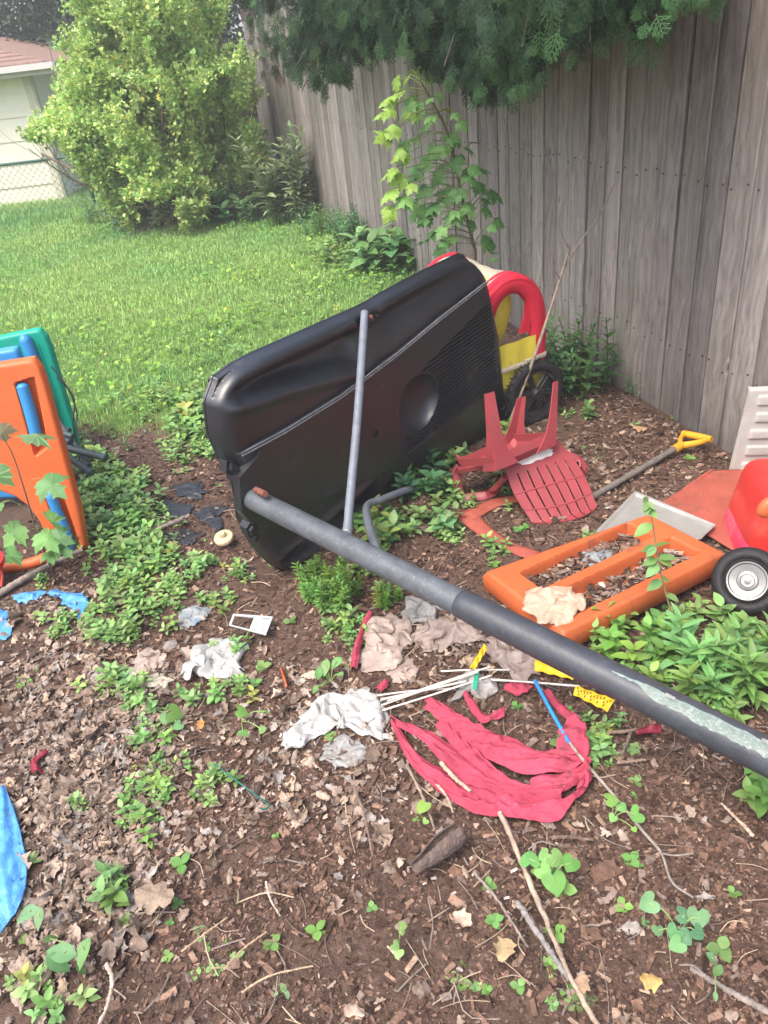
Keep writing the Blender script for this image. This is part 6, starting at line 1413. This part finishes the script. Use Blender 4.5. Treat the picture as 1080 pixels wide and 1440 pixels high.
def litter():
    b = MB(); N = 170000
    y = .42 + 4.2 * rng.random(N) ** 1.55; x = rnd(-1.15, 1.75, N) * (.35 + .32 * y)
    bare = sum(np.exp(-((x - G(*p)[0]) / r1) ** 2 - ((y - G(*p)[1]) / r2) ** 2) for p, r1, r2 in (((480, 1325), .16, .07), ((610, 1340), .12, .06), ((700, 1420), .10, .05), ((320, 1200), .10, .08), ((780, 560), .2, .3)))
    d = (.35 + .9 * sm(.36, .62, fbm(x * 2.6, y * 2.6, 61))) * np.clip(1 - .85 * bare, .1, 1); k = (rng.random(N) < d) & (rng.random(N) > lawn(x, y) * 1.2) & (x < np.interp(y, [2.6, 4.5], [1.37, .82])); x, y = x[k], y[k]; n = len(x)
    s = np.exp(rng.normal(-5.1, .55, n)) * np.interp(y, [.5, 3], [.85, 1.6]); s = np.clip(s, .0022, .045)
    P = np.c_[x, y, gz(x, y) + s * .06 + rnd(0, .003, n)]
    left = x < -.15
    chips(b, P, s, (.26, .30, .24, .1, .07, .03, .0))
    # paler, coarser pieces
    n2 = 1900; y = .45 + 3.3 * rng.random(n2) ** 1.3; x = rnd(-1.2, 1.7, n2) * (.35 + .32 * y); k = (rng.random(n2) > lawn(x, y)) & (x < 1.3); x, y = x[k], y[k]; n2 = len(x)
    P = np.c_[x, y, gz(x, y) + .006]; chips(b, P, rnd(.010, .032, n2), (.08, .24, .32, .2, .12, .04, .0), .35)
    tag(b.build('bark_mulch', M_chip), kind='stuff'); print('chips', n + n2)
    # white crumbs near the cloth
    b = MB(); P = np.concatenate([pxpatch(430, 1090, 120, 70, 60), pxpatch(370, 1120, 60, 40, 24), pxpatch(560, 1010, 60, 20, 20), pxpatch(160, 900, 80, 60, 30), pxpatch(640, 1230, 120, 60, 16)]); P = onground(P) + V(0, 0, .007); n = len(P)
    chips(b, P, rnd(.006, .014, n), (0, 0, 0, 0, 0, .15, .85), .6); tag(b.build('white_crumbs', M_chip), kind='stuff')
    # dead leaves
    b = MB(); parts = [pxpatch(110, 1010, 170, 150, 1700), pxpatch(120, 1180, 150, 130, 950), pxpatch(60, 860, 90, 40, 160), pxpatch(420, 1000, 130, 90, 240), pxpatch(60, 1320, 110, 90, 260), pxpatch(640, 900, 120, 60, 150), pxpatch(800, 640, 120, 60, 110), pxpatch(480, 1120, 180, 90, 200), pxpatch(900, 700, 100, 60, 60)]
    n0 = 420; yy = .5 + 3 * rng.random(n0) ** 1.2; xx = rnd(-1, 1.5, n0) * (.35 + .32 * yy); parts.append(np.c_[xx, yy][xx < 1.25])
    P = np.concatenate(parts); k = rng.random(len(P)) > lawn(P[:, 0], P[:, 1]) * 1.3; P = onground(P[k]) + V(0, 0, .009); n = len(P)
    pal = np.array([(.36, .275, .22), (.27, .20, .155), (.44, .335, .26), (.19, .135, .10), (.34, .30, .27), (.50, .38, .27)]); c = pal[rng.choice(6, n, p=(.26, .26, .14, .2, .1, .04))] * rnd(.75, 1.2, n)[:, None]
    for i in range(8):
        q = slice(i, None, 8); m = len(P[q]); t = dead_leaf_t(100 + i)
        R = rotz(rnd(0, 6.28, m)) @ rotx(rng.normal(0, .4, m)) @ roty(rng.normal(0, .55, m)) * np.clip(np.exp(rng.normal(-3.8, .42, m)), .009, .06)[:, None, None] * np.stack([rnd(.4, 1.1, m), np.ones(m), rnd(.8, 2.6, m)], -1)[:, None, :]
        b.inst(t[0] - V(0, .5, 0), t[1], R, P[q], c[q])
    tag(b.build('leaf_litter', M_dead, None, 50), kind='stuff')
    # fine twigs
    b = MB(); n = 900
    yy = .5 + 3 * rng.random(n) ** 1.35; xx = rnd(-1.1, 1.6, n) * (.35 + .32 * yy); k = (xx < 1.25) & (rng.random(n) > lawn(xx, yy)); P = onground(np.c_[xx, yy][k])
    for p in P:
        L = math.exp(rng.normal(-2.9, .5)); a = rng.uniform(0, 2 * PI); d = V(math.cos(a), math.sin(a), rng.normal(0, .08)); s = V(-d[1], d[0], 0) * rng.normal(0, .1) * L
        c = np.array(random.choice([(.30, .22, .15), (.17, .12, .09), (.40, .3, .21), (.12, .08, .06), (.23, .19, .16)]))
        b.tube(catmull([p - d * L / 2 + V(0, 0, .008), p + s + V(0, 0, .011), p + d * L / 2 + V(0, 0, .008)], 6), rng.uniform(.0007, .0019), 4, c, cap=False)
    tag(b.build('fine_twigs', M_twig, None, 60), kind='stuff')
litter()

# ================================================================== LIGHT
W = bpy.data.worlds.new('World'); S.world = W; W.use_nodes = True; nt = W.node_tree
sky = nt.nodes.new('ShaderNodeTexSky'); sky.sky_type = 'NISHITA'; sky.sun_disc = False
EL, AZ = math.radians(60), math.radians(-135)      # AZ: towards the lawn, to the left of the view
sky.sun_elevation = EL; sky.sun_rotation = AZ; sky.air_density = 1.; sky.dust_density = 5.; sky.ozone_density = .8
nt.links.new(sky.outputs[0], nt.nodes['Background'].inputs[0]); nt.nodes['Background'].inputs[1].default_value = .15
sd = bpy.data.lights.new('sun', 'SUN'); sd.energy = 1.0; sd.angle = math.radians(30); sd.color = (1, .965, .905)
so = bpy.data.objects.new('sun', sd); COL.objects.link(so)
dirv = Vector((math.sin(AZ) * math.cos(EL), math.cos(AZ) * math.cos(EL), math.sin(EL)))
so.rotation_euler = dirv.to_track_quat('Z', 'Y').to_euler(); so.location = (0, 0, 12)
S.view_settings.view_transform = 'Standard'; S.view_settings.look = 'None'; S.view_settings.exposure = 1.43; S.view_settings.gamma = 1
hz = MB(); hz.box((0, 60, 3.6), (200, 220, 9.6))  # thin volume added to imitate a pale veil in the lens
hm = bpy.data.materials.new('pale_lens_veil'); hm.use_nodes = True; hn_ = hm.node_tree; hn_.nodes.remove(hn_.nodes['Principled BSDF']); pv = hn_.nodes.new('ShaderNodeVolumePrincipled')
pv.inputs['Color'].default_value = (1, 1, 1, 1); pv.inputs['Density'].default_value = .0065; hn_.links.new(pv.outputs[0], hn_.nodes['Material Output'].inputs['Volume'])
tag(hz.build('lens_veil_volume', hm), kind='stuff')
S.cycles.max_bounces = 8; S.cycles.transparent_max_bounces = 8
